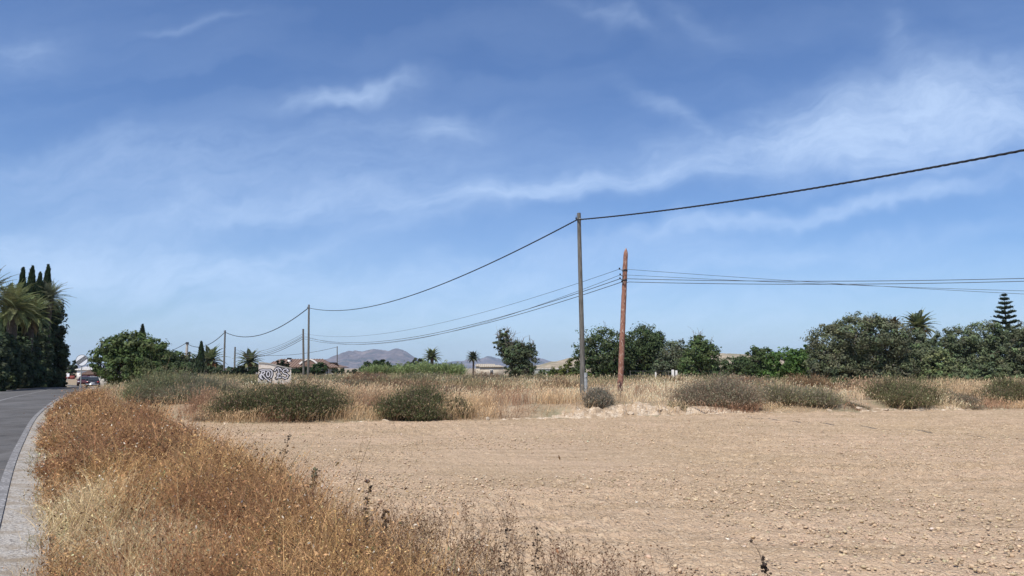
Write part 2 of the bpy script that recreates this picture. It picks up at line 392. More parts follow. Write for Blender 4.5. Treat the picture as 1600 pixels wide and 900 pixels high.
# clods and stones in the field
def rocks_np(mb, P, S, C):
    n = len(P); ph = (1+5**.5)/2
    ico = np.array([(-1, ph, 0), (1, ph, 0), (-1, -ph, 0), (1, -ph, 0), (0, -1, ph), (0, 1, ph), (0, -1, -ph), (0, 1, -ph), (ph, 0, -1), (ph, 0, 1), (-ph, 0, -1), (-ph, 0, 1)])/1.9
    fc = np.array([(0, 11, 5), (0, 5, 1), (0, 1, 7), (0, 7, 10), (0, 10, 11), (1, 5, 9), (5, 11, 4), (11, 10, 2), (10, 7, 6), (7, 1, 8), (3, 9, 4), (3, 4, 2), (3, 2, 6), (3, 6, 8), (3, 8, 9), (4, 9, 5), (2, 4, 11), (6, 2, 10), (8, 6, 7), (9, 8, 1)])
    V = ico[None]*(1+rng.normal(size=(n, 12, 1))*.22)*S[:, None]
    th = rng.uniform(0, 6.28, n); c, s = np.cos(th)[:, None], np.sin(th)[:, None]
    V = np.stack([V[..., 0]*c-V[..., 1]*s, V[..., 0]*s+V[..., 1]*c, V[..., 2]], -1)+P[:, None]
    F = (fc[None]+12*np.arange(n)[:, None, None]).reshape(-1, 3)
    mb.add(V.reshape(-1, 3), F, np.repeat(C, 12, 0))
def build_clods():
    n = 120000
    y = 3.2+(26-3.2)*rng.random(n)**1.9; x = 1.5+rng.uniform(-1, 1, n)*(y*.8+2)
    dens = np.clip(.45+fbm(x*.3, y*.5, 3)*1.6, 0.05, 1)
    k = infield(x, y, 0) & (rng.random(n) < dens); x, y = x[k], y[k]; n = len(x)
    s = np.exp(rng.normal(-4.95, .5, n))*(1+.012*y); s = np.clip(s, .004, .022)
    S = s[:, None]*np.stack([rng.uniform(.8, 1.5, n), rng.uniform(.8, 1.4, n), rng.uniform(.5, .9, n)], 1)
    z = .026+fbm(x*1.1, y*1.1, 3)*.03+fbm(x*5, y*5, 3)*.03+s*.2
    C = vcol(n, (.47, .35, .225), .16, .03); w = rng.random(n) < .02; C[w] = vcol(w.sum(), (.66, .57, .44), .1)
    mb = MB(); rocks_np(mb, np.stack([x, y, z], 1), S, C)
    return mb.build('soil_clods', MAT['paint_v'])
o = build_clods(); tag(o, 'crumbled clods and small stones strewn over the bare tilled field', 'clods', kind='stuff')

# pale earth bank along the field's far edge
def bank_z(X, Y):
    S = Y-edge_y(X)
    t = np.clip(S/1.4, 0, 1)
    amp0 = (.30+.70*ss(-3, 2, X))*(1-.35*ss(6, 9, X))*np.clip(.75+fbm(X*.28, X*0+21, 3)*1.2, .45, 1.0)
    top = np.clip(.20+.30*fbm(X*.35, X*0+3.3, 3), .08, .34)*amp0
    Z = top*ss(-.15, .45, t)
    amp = amp0*np.clip(.55+fbm(X*.6, X*0+8, 3)*1.6, .1, 1.3)
    lump = (np.abs(fbm(X*1.9, S*2.6, 4))*.34+fbm(X*6, S*6, 3)*.15)*amp
    Z = Z+lump*ss(-.25, .15, S)*(1-ss(1.2, 1.9, S))*.75
    Z = np.where(S < 0, S*.3+lump*.2*ss(-.35, 0, S), Z)
    fade = ss(1.0, 1.9, S); Z = Z*(1-fade)+(H(X, Y)-.03)*fade
    return np.where((S > -.35) & (S < 1.9) & (X > -8.8), Z, -9.)
def surf(x, y): return np.maximum(H(x, y), bank_z(np.asarray(x, float), np.asarray(y, float)))
def hz(x, y): return float(surf(np.array([x]), np.array([y]))[0])
def build_bank():
    xs = np.linspace(-8.7, 34, 900); s = np.linspace(-.34, 1.89, 56)
    X, S = np.meshgrid(xs, s); Yb = edge_y(X)+S
    return grid('earth_bank', X, Yb, bank_z(X, Yb), MAT['bank'], smooth=False)
struct(build_bank())

# ------------------------------------------------------------------ road
def strip(name, o0, o1, mat, z, y0=-30, y1=150, step=.5, cols=2, dash=None):
    ys = np.arange(y0, y1, step)
    rx = road_r(ys); sl = np.interp(ys, _ry, _slope); nn = np.sqrt(1+sl**2)
    nx, ny = 1/nn, -sl/nn                                  # to the right of the road
    offs = np.linspace(o0, o1, cols)
    X = rx[:, None]-offs[None]*nx[:, None]; Y = ys[:, None]-offs[None]*ny[:, None]
    crown = .03*(1-((offs-2.6)/2.6)**2); crown = np.maximum(crown, -.03)
    Z = road_z(ys)[:, None]+z+crown[None]
    return grid(name, X, Y, Z, mat)
struct(strip('road', .25, 5.0, MAT['asphalt'], -.02, cols=9))
def build_shoulder(name, a, b):
    return strip(name, a, b, MAT['gravel'], -.030, cols=5)
struct(build_shoulder('road_shoulder', -.17, .27)); struct(build_shoulder('far_shoulder', 4.98, 5.5))
struct(strip('edge_line', .252, .37, MAT['line'], -.014)); struct(strip('centre_line', 2.55, 2.67, MAT['line'], -.014))

# ------------------------------------------------------------------ hills and mountains
def ridge(name, Y, pts, depth, mat, rough=.12, base=-3, seed=0, nx=420, ny=60, jag=4):
    px = np.linspace(pts[0][0], pts[-1][0], nx); py = np.interp(px, [p[0] for p in pts], [p[1] for p in pts]); py = py+fbm(px*.055+seed, px*0+seed, 5)*jag*np.clip((577-py)/14, 0, 1)
    xx = (px-800)/F_PX*Y; hh = np.array([wz(v, Y) for v in py])-base
    t = np.linspace(-1, 1, ny)
    X, T = np.meshgrid(xx, t); Hh = np.broadcast_to(hh, X.shape)
    prof = (1-np.abs(T))**1.15
    sc = 1/(depth*.22)
    nz = fbm(X*sc+seed, T*4+seed, 5)
    Z = base-1+Hh*prof*(1+nz*rough*4*np.clip(np.abs(T)*2.2, 0, 1)*1.2)+rough*Hh*fbm(X*sc*5, T*9, 3)*.35
    o = grid(name, X, Y+T*depth, Z, mat); o['kind'] = 'structure'; return o
ridge('mountains', 7000, [(395, 577), (430, 565), (455, 558), (478, 564), (492, 567), (500, 561), (520, 556), (535, 551), (556, 547), (572, 548), (592, 545), (606, 546), (622, 544), (634, 547), (648, 556), (668, 565), (700, 571), (740, 575)], 900, MAT['mountain'], .12)
ridge('mountains', 9000, [(640, 577), (700, 566), (740, 561), (768, 559), (790, 561), (812, 557), (838, 559), (860, 566), (900, 568), (960, 578)], 1000, MAT['mountain'], .10, seed=9)
ridge('mountains', 8000, [(-300, 577), (-100, 570), (60, 572), (180, 568), (300, 572), (395, 577)], 900, MAT['mountain'], .10, seed=4)
ridge('dry_hill', 700, [(800, 577), (835, 570), (862, 563), (900, 556), (950, 552), (1030, 553), (1110, 551), (1145, 550), (1190, 556), (1260, 562), (1400, 566), (1700, 572), (1800, 577)], 130, MAT['hill'], .05, seed=2, jag=2)

# ------------------------------------------------------------------ plants
def lobe_leaves(mb, lobes, n_cl, per, leaf, col, asp=.55, shell=.5, cl_r=.30, droop=0):
    """lobes: (x,y,z,rx,ry,rz); clusters of leaves sit mostly near each lobe's surface"""
    lobes = np.array(lobes, float); vol = (lobes[:, 3]*lobes[:, 5])**.9; pr = vol/vol.sum()
    li = rng.choice(len(lobes), n_cl, p=pr); Lb = lobes[li]
    d = rng.normal(size=(n_cl, 3)); d /= np.linalg.norm(d, axis=1)[:, None]
    rad = shell+(1-shell)*rng.random(n_cl)**.5; rad *= 1+rng.normal(size=n_cl)*.07
    c = Lb[:, :3]+d*Lb[:, 3:6]*rad[:, None]
    cr = cl_r*np.minimum(Lb[:, 3], Lb[:, 5])*rng.uniform(.6, 1.35, n_cl)
    cc = vcol(n_cl, col, .22, .06)
    k = np.repeat(np.arange(n_cl), per)
    q = rng.normal(size=(len(k), 3)); qn = q/np.linalg.norm(q, axis=1)[:, None]
    P = c[k]+qn*(cr[k]*rng.random(len(k))**.4)[:, None]*np.array([1.15, 1.15, .85])
    if droop: P[:, 2] -= droop*rng.random(len(k))**2*cr[k]*2
    nr = qn*.8+d[k]*.5+rng.normal(size=(len(k), 3))*.45+np.array([0, 0, .25])
    C = cc[k]*(1+rng.normal(size=(len(k), 1))*.13)
    L = leaf*rng.uniform(.6, 1.3, len(k))
    leaves(mb, P, nr, L, L*asp, np.clip(C, .004, .9))
    return c
def limb(mb, a, b, r0, r1, bend=.1, n=6, sides=6):
    a = np.array(a, float); b = np.array(b, float); t = np.linspace(0, 1, n)[:, None]
    o = rng.normal(size=3)*np.linalg.norm(b-a)*bend
    tube(mb, a+(b-a)*t+o*np.sin(t*np.pi), np.linspace(r0, r1, n), sides)
def tree(name, px, Y, lobes, label, cat='tree', col=(.055, .085, .03), leaf=.13, n_cl=170, per=34, group=None, trunk_h=None, tr=.16, twigs=0, multi=1, skirt_=True, **kw):
    """lobes in photo pixels: (px, py, rx, ry) - turned into round masses of real depth round distance Y"""
    x0, y0, z0 = spot(px, Y); root = thing(name, (x0, y0, z0), label, cat, group)
    k = Y/F_PX; Lw = []
    for j, (lx, ly, rx, ry) in enumerate(lobes):
        z = wz(ly, Y)-z0; x = wx(lx, Y, wz(ly, Y))-x0
        rx *= 1.08; ry *= 1.06; Lw.append((x, rng.uniform(-.35, .35)*rx*k, z, rx*k, max(rx*k*.9, .5), ry*k))
    if skirt_:
        xs = [l[0] for l in Lw]; w = max(l[0]+l[3] for l in Lw)-min(l[0]-l[3] for l in Lw); xm = (max(l[0]+l[3] for l in Lw)+min(l[0]-l[3] for l in Lw))/2
        for q in (-.28, 0, .28): Lw.append((xm+q*w, rng.normal()*.2, w*.13, w*.24, w*.24, w*.17))
    kw['cl_r'] = kw.get('cl_r', .30)*1.0
    cr = MB(); c = lobe_leaves(cr, Lw, int(n_cl*1.7), per, leaf, col, **kw); cr.build('crown', MAT['leaf'], root)
    tb = MB(); top = np.mean([l[:3] for l in Lw], 0); zt = trunk_h or top[2]*.45
    fork = np.array([top[0]*.35, 0, zt])
    for m in range(multi):
        s = np.array([(m-(multi-1)/2)*tr*1.6, rng.uniform(-.1, .1), -.1])
        limb(tb, s, fork+np.array([(m-(multi-1)/2)*.5, 0, 0]), tr*1.25, tr*.8, .05, 7, 8)
    for l in Lw: limb(tb, fork, (l[0], l[1], l[2]+l[5]*.2), tr*.6, tr*.15, .1)
    pick = c[rng.choice(len(c), min(len(c), 40), replace=False)]
    for p in pick: limb(tb, fork+(p-fork)*.35, p, tr*.22, .012, .08, 5, 4)
    for q in range(twigs):
        l = Lw[rng.integers(len(Lw))]; th = rng.uniform(-.9, .9)
        e = np.array([l[0]+math.sin(th)*l[3]*1.35, l[1]+rng.normal()*l[4]*.4, l[2]+math.cos(th)*l[5]*1.45])
        a = np.array([l[0], l[1], l[2]]); limb(tb, a, e, .035, .010, .05, 6, 4)
        for w in range(6):
            f = rng.uniform(.55, .95); p = a+(e-a)*f; limb(tb, p, p+rng.normal(size=3)*np.array([.25, .25, .2])+np.array([0, 0, .25]), .014, .006, .1, 4, 3)
    tb.build('trunk', MAT['bark'], root, smooth=True)
    return root
def cypress(px, Y, top, wpx, label, col=(.045, .068, .034), n=3600, group=None, leaf=.13, base_py=None):
    x0, y0, z0 = spot(px, Y); root = thing('cypress_tree', (x0, y0, z0), label, 'cypress', group)
    h = wz(top, Y)-z0; w = wpx/F_PX*Y/2
    t = rng.random(n)**.85; prof = np.minimum(1, (1-t)*1.9)**.75*(.72+.28*np.minimum(1, t*6))
    prof *= 1+.10*np.sin(t*23+rng.random()*6)
    th = rng.uniform(0, 2*np.pi, n); lump = 1+.18*np.sin(th*3+t*9)+rng.normal(size=n)*.07
    rr = w*prof*lump*(.72+.28*rng.random(n)**.5)
    P = np.stack([np.cos(th)*rr, np.sin(th)*rr, .25+t*(h-.25)], 1)
    mb = MB(); C = vcol(n, col, .3, .06)
    a = np.stack([np.cos(th)*.25, np.sin(th)*.25, np.ones(n)], 1)+rng.normal(size=(n, 3))*.18; a /= np.linalg.norm(a, axis=1)[:, None]
    b = np.cross(a, np.stack([np.cos(th), np.sin(th), 0*th], 1)+rng.normal(size=(n, 3))*.5); b /= np.linalg.norm(b, axis=1)[:, None]
    L = leaf*rng.uniform(1, 2, n)[:, None]; W = L*.35
    mb.add(np.stack([P-a*L, P+b*W, P+a*L, P-b*W], 1).reshape(-1, 3), np.arange(4*n).reshape(-1, 4), np.repeat(C, 4, 0))
    mb.build('crown', MAT['leaf'], root)
    tb = MB(); tube(tb, [(0, 0, -.1), (0, 0, h*.5), (0, 0, h*.93)], [.16, .09, .02], 7); tb.build('trunk', MAT['bark'], root)
    return root
def palm(px, Y, crown_py, rpx, label, nf=54, col=(.18, .205, .10), skirt=0.0, tr=.28, group=None, dead=(.24, .15, .08), leafw=.03, low=-.55, orange=0):
    x0, y0, z0 = spot(px, Y); root = thing('palm_tree', (x0, y0, z0), label, 'palm', group)
    hc = wz(crown_py, Y)-z0; L = rpx/F_PX*Y*1.38
    cr = MB()
    for i in range(nf):
        f = (i+.5)/nf; el = R_(84)-(R_(84)-low*R_(40))*f**1.0
        az = i*2.39996+rng.normal()*.15; n = 9; s = np.linspace(0, 1, n)
        Lf = L*rng.uniform(.88, 1.08)*(1 if f < .8 else .85)
        ang = el-s**1.3*(.95-.25*math.sin(max(el, 0)))
        dx = np.cumsum(np.cos(ang))*Lf/n; dz = np.cumsum(np.sin(ang))*Lf/n
        dx -= dx[0]; dz -= dz[0]
        ca, sa = math.cos(az), math.sin(az)
        P = np.stack([dx*ca, dx*sa, hc+dz], 1)
        isdead = f > 1-skirt
        c = vcol(1, dead if isdead else col, .16, .05)[0]
        tube(cr, P, np.linspace(.035, .012, n)*max(1, Y/80), 3, c*1.25, cap=False)
        m = 30; q = np.linspace(.12, .99, m); Pi = np.stack([np.interp(q, s, P[:, j]) for j in range(3)], 1)
        T = np.stack([np.interp(q, s, np.gradient(P[:, j])) for j in range(3)], 1); T /= np.linalg.norm(T, axis=1)[:, None]
        S = np.array([-sa, ca, 0.]); Up = np.cross(S, T)
        ll = Lf*.17*np.sin(np.clip(q*1.05+.12, 0, 1)*np.pi)**.6*(1.05-.3*q)
        for sg in (-1, 1):
            d = S*sg*.85+T*.65+Up*(.30 if not isdead else -.5)*(-1 if np.dot(Up[0], [0, 0, 1]) < 0 else 1)+np.array([0, 0, -.18])+rng.normal(size=(m, 3))*.08
            d /= np.linalg.norm(d, axis=1)[:, None]; e = Pi+d*ll[:, None]; mid = Pi+d*ll[:, None]*.5
            wv = T*(leafw*(max(1, Y/34) if Y > 75 else 1.15))
            V = np.stack([Pi, mid+wv, e, mid-wv], 1).reshape(-1, 3)
            cr.add(V, np.arange(4*m).reshape(-1, 4), np.repeat(np.clip(c*(1+rng.normal(size=(m, 1))*.12), .01, .9), 4, 0))
    if orange:
        n = orange; P = np.stack([rng.normal(size=n)*L*.14, rng.normal(size=n)*L*.14, hc-.1*L+rng.normal(size=n)*L*.09], 1)
        leaves(cr, P, rng.normal(size=(n, 3)), .10, .07, vcol(n, (.42, .20, .06), .2))
    cr.build('crown', MAT['leaf'], root)
    tb = MB(); z = np.linspace(-.2, hc, 26); r = tr*(1+.09*np.tile([0, 1], 13))*np.interp(z/hc, [0, .1, .85, 1], [1.15, .95, 1, 1.35])
    tube(tb, np.stack([.1*np.sin(z/hc*2), 0*z, z], 1), r, 9); tb.build('trunk', MAT['palm_bark'], root)
    return root

def scrub(name, px, Y, wpx, top_py, label, cols, n=2600, dpt=1.2, cat='bush', lean=.8, tw=.010, leafy=.6, leaf=.022, group=None, flat=.5, dxs=0, tipc=None):
    """a bush of many fine stems spreading from its foot, with small leaves"""
    x0, y0, z0 = spot(px, Y); root_z = z0-.04
    hgt = (wz(top_py, Y)-z0)*1.55; rx = wpx/F_PX*Y/2*1.24; ry = rx*dpt if dpt*rx < 2.0 else 2.0
    th = rng.uniform(0, 2*np.pi, n); r = rng.random(n)**.5
    ns = 9; sa = rng.uniform(0, 6.28, ns); sr = rng.random(ns)**.5*.72; sx = np.cos(sa)*sr*rx; sy = np.sin(sa)*sr*ry; sh = rng.uniform(.42, 1.15, ns)*(1-.75*flat*sr**2); sw = rng.uniform(.2, .42, ns)
    ci = rng.integers(0, ns, n); bx = np.clip(sx[ci]+np.cos(th)*r*rx*sw[ci], -rx, rx); by = sy[ci]+np.sin(th)*r*ry*sw[ci]
    bz = surf(x0+bx, y0+by)-z0-.03
    P = np.stack([bx, by, bz], 1)
    out = np.stack([np.cos(th)*rx, np.sin(th)*ry], 1)*(r*.42*lean)[:, None]+rng.normal(size=(n, 2))*hgt*.16
    hh = hgt*sh[ci]*(1-flat*r**2)*rng.uniform(.40, 1.0, n)*np.where(rng.random(n) < .07, rng.uniform(1.1, 1.45, n), 1)
    idx = rng.choice(len(cols), n, p=np.array([c[1] for c in cols])/sum(c[1] for c in cols))
    C = np.array([c[0] for c in cols])[idx]*(1+rng.normal(size=(n, 1))*.18)
    low = np.clip(C*.0+np.array([.17, .125, .085])*(1+rng.normal(size=(n, 1))*.2), .01, .9)
    mb = MB(); W = tw*rng.uniform(.6, 1.3, n)
    f = blades(mb, P, out, hh, W, low, 3, .4, np.clip(C, .01, .9))
    m = int(8*leafy)
    for k in range(m):
        fr = rng.uniform(.42, 1.02); q = f(fr)+rng.normal(size=(n, 3))*np.array([.05, .05, .04])*hgt*.9
        cc = C*(1+rng.normal(size=(n, 1))*.2)
        L = leaf*rng.uniform(.7, 1.6, n)
        a = rng.normal(size=(n, 3))*np.array([.6, .6, .35])+np.array([0, 0, .8]); a /= np.linalg.norm(a, axis=1)[:, None]
        b = np.cross(a, rng.normal(size=(n, 3))); b /= np.linalg.norm(b, axis=1)[:, None]
        V = np.stack([q-a*L[:, None]*1.6, q+b*L[:, None]*.45, q+a*L[:, None]*1.6, q-b*L[:, None]*.45], 1).reshape(-1, 3)
        mb.add(V, np.arange(4*n).reshape(-1, 4), np.repeat(np.clip(cc, .01, .9), 4, 0))
    o = mb.build(name, MAT['dry']); o.location = (x0, y0, z0)
    return tag(o, label, cat, group)

EVERG = (.060, .085, .040); OLIVE = (.13, .15, .092); FIG = (.075, .13, .035); GREY = (.105, .118, .078)
# --- left of the road: dark row of cypresses and palms
LG = 'cypresses in the dark row left of the road'
cypress(6, 60, 446, 30, 'broad dark cypress cut by the left edge of the photo', group=LG, n=6200, leaf=.15)
cypress(23, 63, 421, 24, 'tall pointed cypress, leftmost sharp tip above the palms', group=LG, n=6200, leaf=.15)
cypress(38, 67, 418, 25, 'tall pointed cypress, second sharp tip of the dark row', group=LG, n=6200, leaf=.15)
cypress(51, 71, 428, 24, 'blunt ragged cypress between two sharp cypress tips', group=LG, n=5600, leaf=.16)
cypress(63, 75, 416, 23, 'slim cypress with the highest tip beside the right hand palm', group=LG, n=6000, leaf=.16)
DK = (.078, .10, .052)
HR = 'dark dense trees at the foot of the roadside row'
for (px, Y, lb, lab) in [(-22, 52, [(-22, 560, 26, 34), (-20, 585, 26, 24)], 'dark dense tree beyond the left edge with its shaded flank in view'),
                     (4, 56, [(2, 556, 22, 34), (6, 585, 20, 24)], 'dark dense tree at the left edge below the shaggy palm'),
                     (24, 60, [(24, 560, 20, 34), (26, 584, 20, 22)], 'dark dense tree under the middle palm of the roadside row'),
                     (42, 65, [(42, 556, 18, 38), (44, 585, 18, 18)], 'dark dense tree below the second sharp cypress tip'),
                     (56, 70, [(58, 555, 18, 34), (58, 583, 18, 18), (58, 520, 14, 26)], 'dark dense tree below the palm that reaches over the road')]:
    tree('broadleaf_tree', px, Y, lb, lab, col=DK, leaf=.15, n_cl=230, per=30, trunk_h=.8, tr=.16, group=HR)
tree('broadleaf_tree', 78, 77, [(76, 500, 18, 32), (85, 532, 16, 28), (90, 560, 13, 26), (78, 575, 18, 26), (68, 530, 18, 40)], 'dark tall tree forming the right end of the roadside row', col=(.07, .092, .046), leaf=.17, n_cl=330, per=30, trunk_h=1.2, tr=.2)
palm(10, 57, 482, 44, 'shaggy palm at the left edge with drooping green fronds', nf=80, tr=.34, col=(.19, .21, .095), low=-.9)
palm(38, 61.5, 496, 38, 'lower palm in the middle of the roadside row with hanging fronds', nf=80, tr=.32, col=(.18, .205, .09), skirt=.15, dead=(.22, .18, .09), low=-.9)
palm(66, 72, 468, 31, 'palm with arching grey fronds reaching out above the road', nf=60, tr=.3, col=(.17, .185, .11), low=-.7)
palm(-30, 53, 462, 44, 'palm beyond the left edge with only its frond tips in view', nf=46, tr=.34, col=(.14, .15, .075))
cypress(92, 96, 548, 16, 'small grey green cypress at the road bend behind the dark row', n=1800, leaf=.2, col=(.05, .065, .035))
tree('broadleaf_tree', 109, 190, [(106, 580, 7, 9), (112, 584, 7, 7)], 'small hazy tree seen past the road bend', col=(.05, .065, .035), leaf=.3, n_cl=30, per=24, trunk_h=1, tr=.15)
tree('broadleaf_tree', 117, 210, [(117, 574, 4, 11)], 'thin dark tree just left of the round sign', col=(.045, .06, .03), leaf=.3, n_cl=24, per=24, trunk_h=1, tr=.15)
# --- broad tree right of the road
tree('fig_tree', 190, 60, [(166, 564, 25, 20), (182, 548, 26, 20), (204, 545, 30, 24), (228, 552, 30, 24), (205, 574, 40, 22), (196, 588, 28, 14), (230, 582, 34, 20)], 'big bushy green tree right of the road behind the car', col=(.10, .135, .05), leaf=.13, skirt_=False, n_cl=330, per=30, trunk_h=.7, tr=.16, multi=3, cl_r=.27)
tree('fig_tree', 258, 66, [(252, 568, 26, 20), (276, 570, 20, 20), (264, 586, 30, 14), (290, 580, 16, 16)], 'lower green tree at the right flank of the big bushy tree', col=(.092, .122, .055), leaf=.13, n_cl=180, per=30, trunk_h=.6, tr=.13, multi=2, cl_r=.27)
cypress(218, 80, 509, 15, 'cypress tip poking out of the big bushy tree', n=2600, leaf=.16, col=(.045, .06, .03))
cypress(312, 100, 535, 11, 'lone slim cypress between the lattice pylon and the palm', n=2600, leaf=.17)
palm(326, 120, 565, 26, 'palm with orange dead fronds beside the slim cypress', nf=46, skirt=.2, tr=.4, dead=(.30, .16, .07), orange=120)
palm(389, 122, 566, 22, 'palm rising beside the graffiti wall', nf=44, tr=.32)
def shrub(px, Y, lobes, label, col=EVERG, leaf=.16, n_cl=60, per=26, name='shrub', cat='shrub', group=None, **kw):
    return tree(name, px, Y, lobes, label, cat, col, leaf, n_cl, per, group, trunk_h=.5, tr=.06, multi=2, **kw)
shrub(298, 104, [(290, 568, 16, 14), (304, 572, 12, 12)], 'hazy green tree mass behind the lattice pylon', (.06, .08, .04), .2, 70, 26)
shrub(335, 108, [(322, 580, 14, 9), (342, 578, 16, 8)], 'grey green rounded shrub at the foot of the orange skirted palm', (.075, .10, .05), .2, 80)
HG = 'lengths of the dark clipped hedge'
shrub(372, 112, [(360, 582, 14, 8), (380, 580, 14, 8), (400, 583, 14, 9)], 'dark clipped hedge between the two thin poles and the graffiti wall', (.028, .042, .018), .2, 140, shell=.7)
shrub(470, 116, [(452, 583, 14, 8), (474, 582, 14, 8)], 'dark hedge below the tiled roof right of the graffiti wall', (.03, .046, .02), .2, 90)
shrub(499, 110, [(499, 576, 11, 9), (495, 583, 9, 7)], 'round green shrub in front of the house right of the twin poles', (.045, .075, .028), .18, 60)
shrub(448, 118, [(436, 568, 8, 5), (446, 570, 6, 4)], 'dark shrub topping the graffiti wall from behind', (.04, .05, .025), .18, 36)
shrub(528, 130, [(522, 582, 6, 6), (534, 582, 7, 6)], 'small dark shrub at the right corner of the house', (.035, .05, .025), .2, 40)
shrub(556, 126, [(548, 583, 14, 6), (566, 583, 12, 6)], 'low dark shrubbery right of the house', (.04, .055, .03), .2, 60)
shrub(585, 96, [(575, 574, 12, 8), (590, 572, 10, 8), (600, 577, 14, 9)], 'dark green round bushes at the left end of the reed bed', (.05, .075, .03), .17, 110)
shrub(597, 100, [(597, 566, 5, 4)], 'small dark tree tip above the reed bed', (.04, .06, .025), .17, 20)
shrub(654, 140, [(651, 566, 9, 6), (640, 569, 7, 4)], 'dark bushes left of the tall palm', (.05, .065, .035), .22, 40)
palm(674, 150, 559, 16, 'taller palm above the green reed bed', nf=44, tr=.32)
palm(739, 165, 559.5, 11.5, 'small dark headed palm beside the pale farm buildings', nf=44, tr=.2, col=(.11, .125, .075))
# --- middle tree with bare twigs
tree('carob_tree', 806, 64, [(792, 546, 13, 14), (805, 558, 20, 20), (823, 560, 17, 20), (812, 576, 24, 13), (809, 551, 20, 16), (794, 532, 11, 11), (783, 540, 11, 15), (788, 521, 11, 7), (828, 546, 10, 10)],
     'lone dark tree with bare twigs on its right crown, standing in the dry grass', col=(.095, .115, .062), leaf=.085, n_cl=260, per=30, trunk_h=1.0, tr=.15, multi=2, twigs=26, shell=.35, cl_r=.24, skirt_=False)
# --- trees behind the two near poles
tree('almond_tree', 940, 78, [(935, 545, 28, 30), (955, 536, 25, 24), (914, 552, 16, 24), (950, 565, 32, 22), (975, 555, 16, 28)], 'dark bushy tree with a pale leaning trunk behind the two near poles', col=(.085, .115, .05), leaf=.13, n_cl=260, per=30, trunk_h=1.3, tr=.16, twigs=10)
tree('almond_tree', 1005, 80, [(1005, 532, 26, 24), (1018, 548, 22, 24), (998, 560, 26, 22), (1028, 535, 12, 16), (985, 545,14,20)], 'dark rounded tree right of the red brown pole', col=(.078, .105, .046), leaf=.13, n_cl=300, per=30, trunk_h=1.2, tr=.16)
shrub(872, 82, [(872, 583, 12, 10), (884, 580, 12, 10), (895, 572, 10, 12)], 'yellow green shrub left of the tall grey pole', (.10, .12, .035), .11, 90)
shrub(903, 76, [(900, 590, 14, 8), (915, 588, 12, 8)], 'bright green low shrub at the foot of the tall grey pole', (.09, .115, .03), .10, 60)
tree('olive_tree', 1052, 76, [(1050, 560, 20, 24), (1040, 575, 18, 16), (1062, 550, 14, 16)], 'grey green olive left of the tree with bare antler branches', col=OLIVE, leaf=.10, n_cl=190, per=32, trunk_h=.8, tr=.12)
tree('almond_tree', 1092, 70, [(1088, 550, 18, 22), (1104, 556, 17, 20), (1080, 570, 20, 18), (1104, 575, 18, 14), (1092, 536, 10, 12)], 'green tree with pale trunk and bare antler like branches on top', col=(.10, .138, .055), leaf=.11, n_cl=270, per=30, trunk_h=1.1, tr=.13, twigs=9)
shrub(1140, 74, [(1130, 575, 13, 12), (1145, 570, 13, 14), (1158, 574, 12, 12)], 'small pale green trees in the dip below the far hill', (.085, .115, .05), .11, 110)
tree('broadleaf_tree', 1185, 70, [(1180, 566, 14, 22), (1196, 562, 12, 18), (1186, 580, 18, 14)], 'dark green upright tree left of the bright fig', col=(.08, .115, .045), leaf=.12, n_cl=180, per=28, trunk_h=.8, tr=.12)
tree('fig_tree', 1235, 64, [(1225, 568, 24, 20), (1250, 565, 22, 20), (1235, 582, 34, 14), (1256, 548, 8, 8)], 'bright green low fig beside the huge grey green tree', col=FIG, leaf=.13, n_cl=240, per=28, trunk_h=.6, tr=.12, multi=3)
# --- right hand group
tree('olive_tree', 1340, 54, [(1300, 545, 32, 36), (1335, 525, 42, 30), (1375, 530, 34, 32), (1345, 565, 54, 30), (1395, 560, 22, 36), (1290, 570, 24, 26)], 'huge rounded grey green tree, the widest of the right hand row', col=(.135, .15, .085), leaf=.085, n_cl=820, per=44, trunk_h=1.2, tr=.25, cl_r=.24, shell=.66, multi=2)
palm(1402, 84, 507, 13, 'dry brown headed palm peeping over the huge grey green tree', nf=36, col=(.17, .14, .07), skirt=.5, tr=.25)
palm(1440, 80, 512, 28, 'green palm with an orange heart above the right hand trees', nf=60, tr=.32, orange=160)
tree('olive_tree', 1432, 56, [(1432, 540, 20, 22), (1440, 565, 26, 28), (1420, 580, 18, 18)], 'grey green tree just right of the huge one, below the palm', col=(.135, .155, .088), leaf=.085, n_cl=300, per=42, trunk_h=.9, tr=.14, cl_r=.24)
tree('olive_tree', 1505, 58, [(1478, 535, 16, 20), (1500, 535, 26, 24), (1540, 530, 28, 26), (1525, 560, 42, 28), (1560, 545, 20, 28)], 'wide soft grey green tree left of the tiered conifer', col=(.132, .158, .088), leaf=.085, n_cl=560, per=44, trunk_h=1, tr=.18, cl_r=.24, shell=.66)
tree('olive_tree', 1475, 54, [(1470, 570, 24, 24), (1490, 585, 22, 14), (1455,590,16,12)], 'low light green bushy tree at the foot of the wide grey green tree', col=(.16, .185, .088), leaf=.09, n_cl=190, per=32, trunk_h=.5, tr=.1)
tree('olive_tree', 1530, 50, [(1520, 590, 26, 14), (1545, 584, 24, 16)], 'low rounded green shrub tree in front of the wide grey green tree', col=(.115, .14, .07), leaf=.09, n_cl=170, per=32, trunk_h=.4, tr=.1)
tree('olive_tree', 1600, 54, [(1595, 545, 22, 34), (1590, 580, 26, 22), (1625, 555, 26, 36)], 'grey green tree cut by the right edge of the photo', col=(.135, .155, .086), leaf=.085, n_cl=340, per=42, trunk_h=.9, tr=.15, cl_r=.24)
